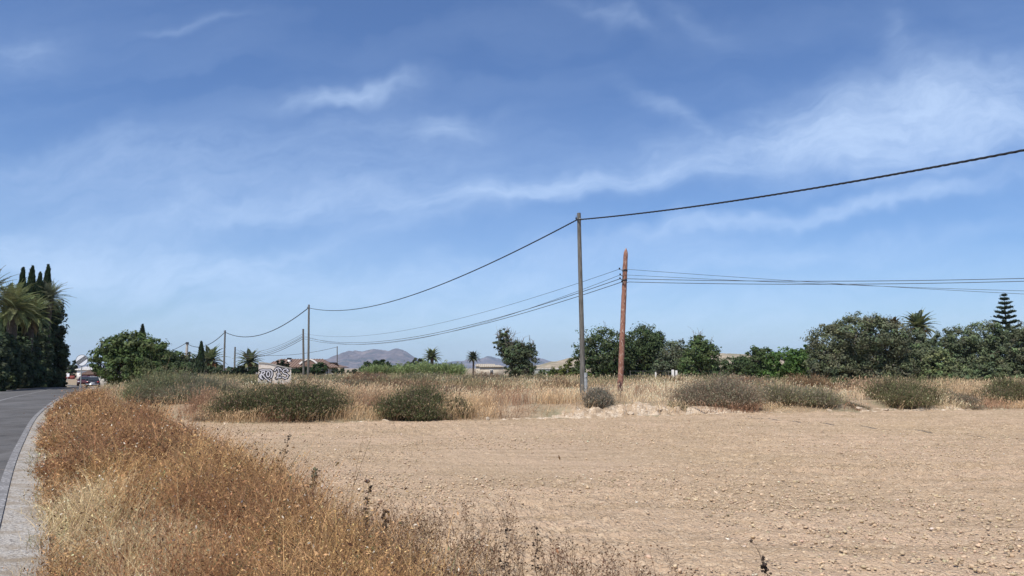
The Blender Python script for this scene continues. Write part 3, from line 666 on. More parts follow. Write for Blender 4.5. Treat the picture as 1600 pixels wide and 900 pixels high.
for a in [((1030, 90, [(1022, 570, 20, 16), (1044, 572, 18, 14)], 'dark green bushes closing the gap right of the rounded tree'), {}),
          ((1070, 92, [(1066, 572, 18, 14)], 'dark green bushes between the olive and the antler branched tree'), {}),
          ((1128, 86, [(1120, 578, 14, 10), (1150, 578, 16, 10)], 'low green bushes under the far tan hill'), {}),
          ((1162, 78, [(1160, 572, 12, 14)], 'green bush at the left side of the dark upright tree'), {}),
          ((985, 94, [(975, 568, 16, 20), (992, 566, 14, 20)], 'dark green growth filling the gap behind the red brown pole'), {}),
          ((860, 104, [(850, 583, 10, 5), (868, 582, 10, 5)], 'low bright green bushes left of the grey pole below the dry hill'), {})]:
    shrub(*a[0][:3], a[0][3], col=(.08, .11, .05), leaf=.14, n_cl=80)
def norfolk(px, Y, top, label):
    x0, y0, z0 = spot(px, Y); root = thing('norfolk_pine', (x0, y0, z0), label, 'conifer')
    h = wz(top, Y)-z0; cr = MB(); tiers = 12; tb = MB()
    for k in range(tiers):
        f = k/(tiers-1); z = h-.25-(h*.62)*f**1.1; Lb = (.15+f*1.75)*.95
        for j in range(7 if k else 4):
            az = j*2*np.pi/(7 if k else 4)+k*.5+rng.normal()*.1; n = 8; s = np.linspace(0, 1, n); Lj = Lb*rng.uniform(.85, 1.1)
            P = np.stack([np.cos(az)*s*Lj, np.sin(az)*s*Lj, z+s*Lj*.16+.10*s**2*Lj], 1)
            tube(tb, P, np.linspace(.03, .012, n), 4)
            m = int(140+260*f); q = rng.uniform(.1, 1, m); Q = np.stack([np.interp(q, s, P[:, a]) for a in range(3)], 1)
            Q = Q+rng.normal(size=(m, 3))*np.array([.06, .06, .035])
            leaves(cr, Q, rng.normal(size=(m, 3)), .085, .035, vcol(m, (.052, .072, .045), .2))
    cr.build('crown', MAT['leaf'], root)
    tube(tb, [(0, 0, -.1), (0, 0, h*.5), (0, 0, h)], [.17, .10, .015], 8); tb.build('trunk', MAT['bark'], root)
norfolk(1579, 66, 457, 'tiered conifer with a pointed top at the far right')

# --- reed bed (nobody could count the canes)
def reeds():
    n = 9000; px = rng.uniform(568, 724, n); Y = rng.uniform(92, 101, n); x = (px-800)/F_PX*Y
    top = np.interp(px, [568, 600, 640, 690, 724], [573, 571, 570, 569, 574])+fbm(px*.08, Y*.1, 4)*11
    z0 = H(x, Y); hh = (EYE+Y*np.tan(np.arctan((450-top)/F_PX)+PITCH)-z0)*rng.uniform(.6, 1.05, n)
    mb = MB(); C = vcol(n, (.19, .235, .095), .25, .06)
    blades(mb, np.stack([x, Y, z0], 1), rng.normal(size=(n, 2))*.45, hh, np.full(n, .05), C*.8, 3, .3, C*1.25)
    P = np.stack([x, Y, z0+hh*rng.uniform(.5, 1, n)], 1)+rng.normal(size=(n, 3))*.12
    leaves(mb, P, rng.normal(size=(n, 3)), .22, .05, np.clip(C*1.1, .01, .9))
    tag(mb.build('reed_bed', MAT['leaf']), 'light green reed bed in front of the mountains', 'reeds', kind='stuff')
reeds()

# --- scrub bushes
G1 = ((.125, .135, .058), 5); BR = ((.27, .19, .125), 3); GG = ((.24, .235, .15), 4); ST = ((.40, .30, .17), 1.5); PK = ((.32, .245, .18), 3); YG = ((.23, .225, .105), 4); RB = ((.26, .15, .08), 3)
scrub('bush', 447, 22.6, 168, 597, 'large dark green bush with brown dead stems at its foot, left of the field edge', [G1, ((.09, .10, .045), 5), BR], n=9000, dpt=.7, tw=.009, leaf=.02, leafy=.8, flat=.55)
scrub('bush', 365, 23.2, 90, 626, 'grey brown low bush at the left flank of the large dark bush', [BR, GG, PK], n=3200, tw=.009, leaf=.017)
scrub('bush', 646, 23.0, 86, 609, 'dark green upright bush left of its small companion on the field edge', [G1, ((.095, .11, .048), 5), BR], n=4600, dpt=.8, leaf=.019, leafy=.8)
scrub('bush', 707, 23.2, 44, 624, 'small green bush beside the dark upright bush', [G1, BR], n=1700, leaf=.018)
scrub('bush', 938, 25.0, 34, 611, 'round grey sagebrush between the two near poles', [((.20, .195, .145), 5), PK], n=2400, leaf=.016, flat=.4)
scrub('bush', 1062, 26.2, 34, 630, 'small olive brown bush on the pale bank', [BR, YG], n=900, leaf=.016)
scrub('bush', 1132, 27.3, 116, 589, 'wide grey purple bush on the bank right of the poles', [PK, GG, BR], n=6500, dpt=.6, leaf=.017, leafy=.7)
scrub('bush', 1238, 27.8, 116, 596, 'wide grey green bush, second of the pair on the bank', [PK, GG, YG], n=6500, dpt=.6, leaf=.017, leafy=.7)
scrub('bush', 1336, 27.7, 30, 628, 'small brown tuft bush on the pale bank', [BR, GG], n=700, leaf=.015)
scrub('bush', 1417, 28.6, 108, 596, 'green bush with dead brown front on the bank below the palm', [G1, YG, BR], n=5200, dpt=.6, leaf=.018, leafy=.7)
scrub('bush', 1500, 29.3, 56, 612, 'pale grey bush on the bank near the right edge', [GG, PK, BR], n=2400, leaf=.016)
scrub('bush', 1556, 30.4, 80, 593, 'dark olive bush on the bank at the right', [G1, BR, YG], n=3800, dpt=.7, leaf=.018, leafy=.7)
scrub('bush', 1604, 31, 60, 598, 'rusty brown bush cut by the right edge', [RB, BR, PK], n=2600, leaf=.017)
scrub('bush', 236, 27.5, 120, 586, 'tall feathery green shrub left of the grey one beside the verge', [((.20, .225, .115), 5), YG, ST], n=9500, dpt=.7, leaf=.018, lean=.5, flat=.35)
scrub('bush', 308, 27, 125, 588, 'tall grey pink feathery shrub beside the verge', [PK, GG, ((.20, .22, .12), 3)], n=9500, dpt=.7, leaf=.018, lean=.5, flat=.35)
for i, (px, Y, w, top, cols, lab) in enumerate([
    (575, 66, 46, 583, [BR, RB], 'brown mounded shrub in front of the reed bed'), (660, 52, 60, 584, [GG, YG, BR], 'flat olive shrub left of the lone tree in the dry field'),
    (720, 46, 80, 586, [GG, BR, YG], 'wide grey olive shrub in the dry field before the farm buildings'), (770, 50, 60, 586, [BR, GG], 'brown grey shrub left of the lone tree'),
    (845, 58, 60, 587, [YG, BR], 'yellow green shrub right of the lone tree'), (1165, 44, 90, 584, [RB, BR, PK], 'rusty shrub patch behind the paired bank bushes'),
    (1260, 42, 60, 586, [ST, RB], 'straw coloured shrub before the bright fig'), (490, 44, 70, 586, [GG, ST, BR], 'olive straw shrub at the foot of the twin poles'),
    (395, 42, 60, 590, [YG, GG], 'green shrub left of the graffiti wall foot'), (620, 36, 70, 592, [RB, BR, ST], 'reddish dry shrub behind the dark upright bush'),
    (540, 40, 60, 588, [ST, BR, GG], 'pale brown shrub behind the large dark bush'), (1440, 46, 70, 600, [G1, YG], 'dark green shrub under the palm tree'),
    (1300, 48, 60, 596, [((.07, .10, .03), 5), YG], 'green shrub under the huge grey green tree'), (1230, 58, 60, 588, [FIG and ((.07, .10, .03), 5)], 'low green leafy shrub under the bright fig'),
    (1120, 62, 40, 588, [G1, YG], 'green shrub right of the tree with antler branches')]):
    scrub('bush', px, Y, w, top, lab, cols, n=2600, dpt=.7, tw=.010*Y/28, leaf=.018*Y/28, leafy=.6)

_low = [('brown', [BR, RB, PK]), ('olive', [GG, YG, BR]), ('rusty', [RB, BR, ST]), ('grey green', [GG, PK, YG])]
for (px, Y, w, top, q, lab) in [(600, 60, 60, 585, 0, 'low brown scrub mound below the left end of the reeds'), (690, 70, 70, 584, 1, 'low olive scrub before the tall palm beyond the reeds'), (560, 48, 50, 589, 2, 'low rusty scrub between the two dark bushes, far back'),
      (745, 58, 70, 585, 0, 'low brown scrub before the small dark palm'), (655, 40, 60, 592, 2, 'low rusty scrub right behind the dark upright bush'), (800, 52, 50, 592, 1, 'low olive scrub before the foot of the lone tree'),
      (880, 46, 60, 591, 2, 'low rusty scrub left of the tall grey pole'), (990, 60, 60, 590, 0, 'low brown scrub behind the red brown pole'), (1060, 50, 70, 591, 2, 'low rusty scrub before the two white posts'),
      (520, 58, 60, 586, 1, 'low olive scrub right of the twin poles'), (340, 46, 70, 591, 3, 'low grey green scrub below the slim cypress'), (270, 44, 70, 590, 1, 'low olive scrub behind the feathery shrubs'),
      (1350, 42, 80, 598, 2, 'low rusty scrub in front of the huge grey green tree'), (1490, 40, 90, 600, 0, 'low brown scrub below the wide grey green tree'), (1560, 42, 70, 598, 3, 'low grey green scrub below the tiered conifer'),
      (1180, 36, 60, 598, 3, 'low grey green scrub behind the gap of the paired bushes'), (700, 33, 60, 603, 0, 'low brown scrub right behind the small green bush'), (770, 38, 70, 598, 2, 'low rusty scrub midway between small green bush and lone tree')]:
    scrub('bush', px, Y, w, top, lab, _low[q][1], n=1900, dpt=.7, tw=.010*Y/28, leaf=.018*Y/28, leafy=.5, group='low scrub mounds in the dry field')

# ------------------------------------------------------------------ dry grass
def mid_grass():
    mb = MB(); n = 130000
    Y = 21.2+(100-21.2)*rng.random(n)**1.65; px = rng.uniform(-60, 1680, n); x = (px-800)/F_PX*Y
    e = Y-edge_y(x); c = (x-(road_r(Y)-2.6))*np.interp(Y, _ry, _cosr)
    dens = np.clip(.72+fbm(x*.35, Y*.35, 4)*2.0, .05, 1)*np.where(e < 1.3, np.clip(.95+fbm(x*.5+70, x*0, 3)*1.8-.65*ss(-2, 2, x), .12, 1), 1)
    pxx = 800+F_PX*x/Y
    k = (e > .05) & (c > 3.1) & (rng.random(n) < dens) & ~((pxx > 398) & (pxx < 458) & (Y > 33) & (Y < 44.2) & (rng.random(n) < .85))
    x, Y, e = x[k], Y[k], e[k]; n = len(x)
    m2 = 34000; x2 = rng.uniform(-10.5, 32, m2); e2 = rng.random(m2)*2.2; Y2 = edge_y(x2)+e2
    k2 = (rng.random(m2) < np.clip(.80+fbm(x2*.7+70, e2, 3)*1.6-.85*ss(-1.5, .5, x2)+.3*ss(6, 8, x2), .03, 1)) & (x2 > verge_r(Y2)-.5); x = np.concatenate([x, x2[k2]]); Y = np.concatenate([Y, Y2[k2]]); e = np.concatenate([e, e2[k2]]); far_n = n; n = len(x)
    tone = fbm(x*.16+9, Y*.30, 4)*1.25; t2 = fbm(x*.6+40, Y*.6, 3)
    straw = np.array([.70, .49, .285]); pale = np.array([.82, .645, .42]); red = np.array([.42, .24, .15]); green = np.array([.21, .21, .11])
    C = np.tile(straw, (n, 1)); far = ss(38, 55, Y)
    a = np.clip(tone*2.6, 0, 1)[:, None]; C = C*(1-a)+pale*a
    a = np.clip(-t2*3.8-.02+.25*ss(0, -10, x)*0, 0, .9)[:, None]; C = C*(1-a)+red*a
    a = (np.clip(-tone*2.4+far*1.05-.05, 0, .85)*np.where(e < 2.3, .15, 1))[:, None]; C = C*(1-a)+green*a
    C = np.clip(C*(1+rng.normal(size=(n, 1))*.2), .02, .9)
    hgt = (.26+.50*np.clip(fbm(x*.45, Y*.45, 4)+.45, 0, 1))*rng.uniform(.6, 1.25, n)*np.where(e < 1, .7, 1)
    P = np.stack([x, Y, surf(x, Y)-.02], 1)
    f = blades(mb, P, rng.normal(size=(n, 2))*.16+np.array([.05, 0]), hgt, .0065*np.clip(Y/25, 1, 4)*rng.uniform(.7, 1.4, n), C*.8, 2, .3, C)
    L = .022*np.clip(Y/25, 1, 4)
    q = f(.93); a = rng.normal(size=(n, 3))*.3+np.array([.2, 0, 1]); a /= np.linalg.norm(a, axis=1)[:, None]; b = np.cross(a, rng.normal(size=(n, 3))); b /= np.linalg.norm(b, axis=1)[:, None]
    mb.add(np.stack([q-a*L[:, None]*1.6, q+b*L[:, None]*.4, q+a*L[:, None]*1.6, q-b*L[:, None]*.4], 1).reshape(-1, 3), np.arange(4*n).reshape(-1, 4), np.repeat(np.clip(C*1.12, .02, .9), 4, 0))
    tag(mb.build('dry_grass', MAT['dry']), 'dry straw coloured grass covering the fallow land', 'grass', kind='stuff')
mid_grass()

def verge():
    mb = MB(); n = 84000
    Y = 2.7+(40-2.7)*rng.random(n)**2.0
    l = road_r(Y)+.04+.07*np.clip(fbm(Y*1.3, Y*0+2, 3)+.5, 0, 2); r = np.where(Y < 20, verge_r(Y), l+np.interp(Y, [20, 24, 40], [3.2, 2.0, 1.6]))
    r = r+.35
    x = l+(r-l)*rng.random(n); e = Y-edge_y(x)
    u = (x-l)/(r-l)
    clump = np.clip(.72+fbm(x*1.1, Y*1.1, 3)*1.2+fbm(x*4, Y*4, 2)*1.1, .04, 1)
    clump = np.maximum(clump, .75*(x-l < .35))
    k = (rng.random(n) < clump*np.clip((r-x)/.9, .12, 1)) & ((Y < 24) | (u < .9)); x, Y, u, l = x[k], Y[k], u[k], l[k]; n = len(x)
    near_road = 1-ss(.3, 1.9, x-l)                # low bleached grass along the tarmac, rusty weeds farther in
    strawm = np.clip(near_road*1.0+fbm(x*.7+3, Y*.7, 4)*1.9-.22, 0, 1)
    patch = np.exp(-(((x+4.7)/.55)**2+((Y-8.6)/1.1)**2)); strawm = np.clip(strawm*.85+patch*1.0, 0, 1)
    is_s = rng.random(n) < strawm
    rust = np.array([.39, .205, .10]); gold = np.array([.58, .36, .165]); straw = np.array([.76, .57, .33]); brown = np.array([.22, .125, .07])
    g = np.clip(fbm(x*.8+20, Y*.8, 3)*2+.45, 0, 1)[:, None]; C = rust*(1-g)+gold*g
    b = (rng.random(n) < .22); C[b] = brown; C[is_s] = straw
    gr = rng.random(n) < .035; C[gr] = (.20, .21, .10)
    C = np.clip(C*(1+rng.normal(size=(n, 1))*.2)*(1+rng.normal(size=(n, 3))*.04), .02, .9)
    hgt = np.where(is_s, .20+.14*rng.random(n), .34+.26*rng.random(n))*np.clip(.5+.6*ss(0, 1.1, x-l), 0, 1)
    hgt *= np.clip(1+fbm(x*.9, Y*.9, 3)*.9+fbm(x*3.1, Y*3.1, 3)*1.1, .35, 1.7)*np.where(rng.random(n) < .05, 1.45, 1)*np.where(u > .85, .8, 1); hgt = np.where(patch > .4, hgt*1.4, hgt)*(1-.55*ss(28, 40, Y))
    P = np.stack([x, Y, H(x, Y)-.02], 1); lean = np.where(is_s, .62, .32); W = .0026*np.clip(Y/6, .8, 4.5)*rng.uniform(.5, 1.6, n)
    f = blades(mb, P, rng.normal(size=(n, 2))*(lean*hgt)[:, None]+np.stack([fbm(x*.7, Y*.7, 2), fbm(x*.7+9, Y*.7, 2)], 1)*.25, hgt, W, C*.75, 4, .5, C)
    # bracts, seed heads and little dry leaves along the stems
    for k in range(7):
        fr = rng.uniform(.30, 1.0, n); m = ((~is_s) & (rng.random(n) < .9)) | (rng.random(n) < .12)
        fr1 = fr[m]; nn = m.sum()
        q = P[m]*0
        sub = f(0.0)[m]; top = f(1.0)[m]; midp = f(.5)[m]
        q = sub*((1-fr1)**2)[:, None]+2*(midp*2-.5*sub-.5*top)*(fr1*(1-fr1))[:, None]+top*(fr1**2)[:, None]
        q = q+rng.normal(size=(nn, 3))*(hgt[m]*.13)[:, None]*np.array([1, 1, .5])
        L = .0072*np.clip(Y[m]/6, .8, 4.5)**.62*np.clip(np.exp(rng.normal(0, .4, nn)), .4, 2.0)
        cc = np.clip(C[m]*(1.05+rng.normal(size=(nn, 1))*.3), .02, .9)
        sp = rng.random(nn) < .03; cc[sp] = (.75, .68, .55); dk = rng.random(nn) < .12; cc[dk] = (.10, .05, .03)
        leaves(mb, q, rng.normal(size=(nn, 3))+np.array([0, 0, .3]), L*1.3, L*.55, cc)
    # side twigs
    m = ~is_s; a = f(.45)[m]; nn = m.sum()
    for k in range(2):
        f0 = f(.3+.3*k)[m]
        blades(mb, f0, rng.normal(size=(nn, 2))*(.28*hgt[m])[:, None], hgt[m]*rng.uniform(.15, .4, nn), W[m]*.7, C[m], 1, .2)
        # ragged tufts creeping over the shoulder
    m = 2600; Yt = 3+30*rng.random(m)**1.6; xt = road_r(Yt)+.12-rng.random(m)**2*.22; kk = fbm(Yt*1.7, xt*0+4, 3) > .0; xt, Yt = xt[kk], Yt[kk]; m = len(xt)
    Ct = vcol(m, (.55, .43, .26), .25); g2 = rng.random(m) < .3; Ct[g2] = vcol(g2.sum(), (.20, .21, .11), .2)
    blades(mb, np.stack([xt, Yt, H(xt, Yt)+.0], 1), rng.normal(size=(m, 2))*.08, rng.uniform(.06, .20, m), .003*np.clip(Yt/6, .8, 4), Ct, 2, .5)
    tag(mb.build('verge_weeds', MAT['dry']), 'rust brown dried weeds and bleached grass between road and field', 'weeds', kind='stuff')
verge()
def edge_litter():
    """sparse branching dead weeds on the field's near corner"""
    mb = MB()
    for i in range(300):
        x = rng.uniform(-1.9, 1.1); Y = rng.uniform(4.2, 7.2)
        if x < verge_r(Y)-.2: continue
        if rng.random() < (x-verge_r(Y))*.42: continue
        h = rng.uniform(.22, .42); st = np.array([x, Y, .0])
        for s in range(rng.integers(2, 5)):
            e = st+np.array([rng.normal()*.09, rng.normal()*.09, h*rng.uniform(.7, 1)])
            t = np.linspace(0, 1, 6)[:, None]; P = st+(e-st)*t+np.array([0.03, 0, 0])*np.sin(t*3)
            c = vcol(1, (.25, .155, .095), .25)[0]; tube(mb, P, np.linspace(.0022, .001, 6), 3, c, cap=False)
            for q in range(7):
                f = rng.uniform(.4, 1); p = st+(e-st)*f; tip = p+np.array([rng.normal()*.05, rng.normal()*.05, rng.uniform(.03, .09)])
                tube(mb, [p, (p+tip)/2+rng.normal(size=3)*.006, tip], [.0014, .001, .0008], 3, c, cap=False)
                rocks_np(mb, tip[None], np.array([[.0055, .0055, .005]])*rng.uniform(.7, 1.3), vcol(1, (.17, .10, .06), .25))
    tag(mb.build('dead_weeds', MAT['dry']), 'sparse dark dead weeds at the near corner of the field', 'weeds', kind='stuff')
edge_litter()
def stalk(px, py_base, py_top, label, col=(.09, .065, .05), n=16, lean=0., head=.010, kind='thin'):
    a = math.atan((450-py_top)/F_PX)+PITCH
    # stand it at the distance where its foot falls
    ab = math.atan((450-py_base)/F_PX)+PITCH; Y = (EYE-.03)/math.tan(-ab)
    x0 = wx(px, Y, .03); h = EYE+Y*math.tan(a); z0 = 0.0
    mb = MB(); t = np.linspace(0, 1, 12)
    P = np.stack([lean*t**1.3+.012*np.sin(t*9), .02*np.sin(t*7), h*t], 1)
    tube(mb, P, np.linspace(.004, .0018, 12)*Y/7, 5, np.array(col)*1.1)
    for i in range(n):
        f = rng.uniform(.3, 1); p = np.array([np.interp(f, t, P[:, j]) for j in range(3)])
        L = rng.uniform(.03, .10)*h*(1.3-f) if kind == 'branch' else .012
        tip = p+np.array([rng.choice([-1, 1])*L, rng.normal()*L*.5, L*rng.uniform(.3, 1.1)])
        tube(mb, [p, tip], [.0016*Y/7, .001*Y/7], 3, col, cap=False)
        rocks_np(mb, np.repeat(tip[None], 2, 0)+rng.normal(size=(2, 3))*.006, np.array([[1, 1, .8]])*head*rng.uniform(.6, 1.2, (2, 1)), vcol(2, col, .25))
    rocks_np(mb, P[-1][None], np.array([[1, 1, 1.2]])*head*1.2, vcol(1, col, .2))
    o = mb.build('dried_stalk', MAT['dry']); o.location = (x0, Y, z0); tag(o, label, 'dried stalk', 'tall dried stalks rising from the verge')
stalk(432, 790, 682, 'tall branching dried stalk rising against the far end of the field', n=34, kind='branch', lean=.10)
stalk(487, 830, 733, 'straight grey green seed stalk left of its twin above the weeds', (.10, .11, .075), n=40, head=.013)
stalk(572, 858, 752, 'dark straight seed stalk right of the grey green one', n=36, head=.012)
stalk(598, 880, 800, 'short dark thistle head stalk at the verge corner', n=26, head=.014)
stalk(1212, 925, 846, 'leaning dark thistle stalk standing alone on the bare field', n=12, head=.012, lean=-.16)
stalk(790, 925, 828, 'upright dead weed with seed heads among the near corner weeds', n=18, kind='branch', head=.008)
stalk(838, 925, 826, 'rightmost upright dead weed of the near corner', n=16, kind='branch', head=.008)

# pale stones along the bank
def stone(px, Y, s, label):
    x, y, z = spot(px, Y); mb = MB(); s *= .55
    bm = bmesh.new(); bmesh.ops.create_cube(bm, size=1)
    bmesh.ops.subdivide_edges(bm, edges=bm.edges[:], cuts=2, use_grid_fill=True)
    cuts = [Vector(rng.normal(size=3)).normalized() for _ in range(7)]
    for v in bm.verts:
        p = v.co.normalized()*.62+v.co*.25
        for c in cuts:
            d = p.dot(c)-.42
            if d > 0: p -= c*d
        v.co = Vector((p.x*s*2.6, p.y*s*1.6, p.z*s*1.3))*(1+rng.normal()*.03)
    me = bpy.data.meshes.new('stone'); bm.to_mesh(me); bm.free(); me.materials.append(MAT['rock'])
    o = bpy.data.objects.new('stone', me); COL.objects.link(o)
    o.location = (x, y, z+s*.22); o.rotation_euler = (rng.normal()*.2, rng.normal()*.2, rng.uniform(0, 3)); tag(o, label, 'stone', 'pale stones along the field edge')
for a in [(521, 21.5, .10, 'white stone at the foot of the large dark bush'), (603, 22.1, .13, 'pale stone left of the dark upright bush'), (690, 23.6, .11, 'pale stone between the dark upright bush and its small companion'),
          (762, 22.9, .14, 'pale stone on the bank right of the small green bush'), (985, 24.6, .13, 'pale stone right of the grey sagebrush'), (1030, 25.4, .18, 'large pale broken block on the bank right of the red brown pole'),
          (1188, 26.6, .17, 'pale slab between the two wide grey bushes'), (1296, 26.8, .16, 'pale boulder right of the second wide grey bush'), (1345, 27.2, .2, 'pale lumpy boulder beside the small brown tuft'),
          (1385, 27.3, .14, 'pale stone at the left foot of the green bank bush'), (1482, 28.2, .12, 'pale stone between the green and the pale grey bank bushes'), (320, 22.8, .12, 'whitish stone at the left corner of the field')]:
    stone(*a)

# ------------------------------------------------------------------ poles and cables
def top_pt(px, py, Y): z = wz(py, Y); return np.array([wx(px, Y, z), Y, z])
def pole(px0, py1, Y, px1, r0, r1, label, mat, group, extras=True, sides=12):
    x, y, z = spot(px0, Y); root = thing('utility_pole', (x, y, z), label, 'pole', group)
    T = top_pt(px1, py1, Y)-np.array([x, y, z]); mb = MB(); t = np.linspace(0, 1, 10)[:, None]
    P = np.array([0, 0, -.3])*(1-t)+T*t+.012*np.sin(t*5)*np.array([1, 1, 0]); tube(mb, P, np.linspace(r0, r1, 10), sides)
    mb.build('shaft', mat, root, smooth=True)
    return root, T, np.array([x, y, z])
PG = 'grey wooden poles carrying the thick twisted cable'
p1, T1, B1 = pole(911, 333, 26.5, 905, .098, .068, 'tall grey wooden pole with a pale steel stake at its foot', MAT['wood_grey'], PG)
mb = MB()
V = [(.085, -.14), (.20, -.14), (.20, -.10), (.19, -.10), (.19, -.13), (.095, -.13), (.095, -.10), (.085, -.10)]
n = len(V); VV = [(x-.03, y, -.3) for x, y in V]+[(x-.05, y, 1.02) for x, y in V]
mb.add(VV, [tuple(range(n))[::-1], tuple(range(n, 2*n))]); mb.add(VV, [(i, (i+1) % n, n+(i+1) % n, n+i) for i in range(n)])
st = mb.build('stake', MAT['steel'], p1)
for zb in (.85, .25): mb = MB(); tube(mb, [(.11, -.16, zb), (.11, -.125, zb)], .016, 8); mb.build('bolt', MAT['black'], st)
cz = wz(343, 26.5)-B1[2]
def hanger(root, T, cz, s=1.0):
    x = T[0]*cz/T[2]
    mb = MB(); tube(mb, [(x, 0, cz+.02), (x-.10*s, -.03, cz+.04), (x-.125*s, -.04, cz+.13*s), (x-.10*s, -.04, cz+.17*s)], .011*s, 6)
    h = mb.build('hook', MAT['steel'], root)
    mb = MB(); tube(mb, [(x-.12*s, -.05, cz+.0), (x-.12*s, -.05, cz+.07*s)], [.03*s, .022*s], 8); mb.build('clamp', MAT['black'], h)
    mb = MB(); tube(mb, [(x, 0, cz-.03), (x, 0, cz+.04)], .082*s, 10); mb.build('band', MAT['steel'], root)
hanger(p1, T1, cz)
p2, T2, B2 = pole(481, 476, 73, 483, .12, .085, 'grey wooden pole, right one of the twin poles in mid distance', MAT['wood_grey'], PG); hanger(p2, T2, wz(481, 73)-B2[2], 1.2)
p3, T3, B3 = pole(349, 516, 108, 352, .15, .11, 'thin grey pole standing left of the shorter thin pole and the palm', MAT['wood_grey'], PG); hanger(p3, T3, wz(519, 108)-B3[2], 1.4)

# lattice pylon with a solid head
def pylon():
    x, y, z = spot(290, 138); root = thing('lattice_pylon', (x, y, z), 'yellowish lattice pylon with a dark cap behind the feathery shrubs', 'pylon')
    h = wz(535, 138)-z; hm = wz(556, 138)-z; mb = MB()
    w0, w1 = .62, .30
    W = lambda zz: w0+(w1-w0)*zz/hm
    for sx in (-1, 1):
        for sy in (-1, 1): tube(mb, [(sx*w0, sy*w0, -.2), (sx*w1, sy*w1, hm)], .06, 4)
    k = 7; zs = np.linspace(0, hm, k+1)
    for i in range(k):
        a, b = W(zs[i]), W(zs[i+1]); s = 1 if i % 2 else -1
        for sy in (-1, 1):
            tube(mb, [(-a*s, sy*a, zs[i]), (b*s, sy*b, zs[i+1])], .035, 4); tube(mb, [(sy*a, -a*s, zs[i]), (sy*b, b*s, zs[i+1])], .035, 4)
            tube(mb, [(-b, sy*b, zs[i+1]), (b, sy*b, zs[i+1])], .035, 4)
    mb.build('lattice', pmat('yellow_steel', (.42, .36, .20), n=[(3, (.30, .26, .16), .45, .7)]), root)
    mb = MB(); tube(mb, [(0, 0, hm-.3), (0, 0, h-.25)], [.27, .22], 8); mb.build('head', MAT['concrete'], root)
    mb = MB(); tube(mb, [(0, 0, h-.28), (0, 0, h+.05)], [.34, .28], 8); mb.build('cap', MAT['black'], root)
    mb = MB(); box(mb, -1.1, 1.1, -.08, .08, hm-.1, hm+.06); ca = mb.build('crossarm', MAT['concrete'], root)
    for s in (-.9, .9):
        mb = MB(); tube(mb, [(s, 0, hm+.06), (s, 0, hm+.32)], [.09, .07], 8); mb.build('insulator', MAT['sign_white'], ca)
    return top_pt(291, 536, 138)
P4 = pylon()
# red-brown squat pole
def rustpole():
    Y = 30.0; x, y, z = spot(968, Y); root = thing('utility_pole', (x, y, z), 'stout leaning red brown pole with peeling paint and a pointed top', 'pole')
    T = top_pt(978, 388, Y)-np.array([x, y, z]); mb = MB(); n = 40; sides = 8
    t = np.linspace(0, 1, n); P = np.array([0, 0, -.3])*(1-t[:, None])+T*t[:, None]
    r = np.interp(t, [0, .96, .985, 1], [.125, .097, .07, .02])
    th = np.arange(sides)/sides*2*np.pi+np.pi/8
    V = P[:, None]+(r[:, None]*(1+rng.normal(size=(n, sides))*.035))[..., None]*np.stack([np.cos(th), np.sin(th), 0*th], 1)[None]
    i = np.arange(n-1)[:, None]*sides; j = np.arange(sides)[None]; k = (j+1) % sides
    mb.add(V.reshape(-1, 3), np.stack([i+j, i+k, i+sides+k, i+sides+j], -1).reshape(-1, 4)); mb.add(V[-1], [tuple(range(sides))])
    mb.build('shaft', MAT['rust'], root)
    at = {}
    for key, py, sx in (('a', 421, -.24), ('b', 430, -.20), ('c', 436, -.2), ('d', 441, -.12)):
        zc = wz(py, Y)-z; cx = T[0]*zc/T[2]
        mb = MB(); tube(mb, [(cx, -.05, zc-.02), (cx+sx*.5, -.1, zc-.05), (cx+sx, -.1, zc)], .014, 6); br = mb.build('bracket', MAT['steel'], root)
        mb = MB(); tube(mb, [(cx+sx, -.1, zc-.02), (cx+sx, -.1, zc+.03), (cx+sx, -.1, zc+.06)], [.022, .036, .02], 8); mb.build('insulator', MAT['black'], br)
        at[key] = np.array([cx+sx, -.1, zc])+np.array([x, y, z])
    for py in (423, 438):
        zc = wz(py, Y)-z; cx = T[0]*zc/T[2]; mb = MB(); tube(mb, [(cx-.002, 0, zc-.03), (cx, 0, zc+.03)], .11, 12); mb.build('band', MAT['black'], root)
    return at
AT = rustpole()
WG = 'shorter poles of the lower wire line'
q2, TQ2, BQ2 = pole(474, 514, 82, 474, .135, .10, 'shorter grey pole, left one of the twin poles in mid distance', MAT['wood_grey'], WG)
q3, TQ3, BQ3 = pole(366, 542, 132, 367.5, .17, .13, 'short thin pole left of the palm beside the graffiti wall', MAT['wood_grey'], WG)
q4, TQ4, BQ4 = pole(527, 541, 150, 527, .12, .09, 'thin distant pole right of the tiled house against the mountains', MAT['wood_grey'], None)

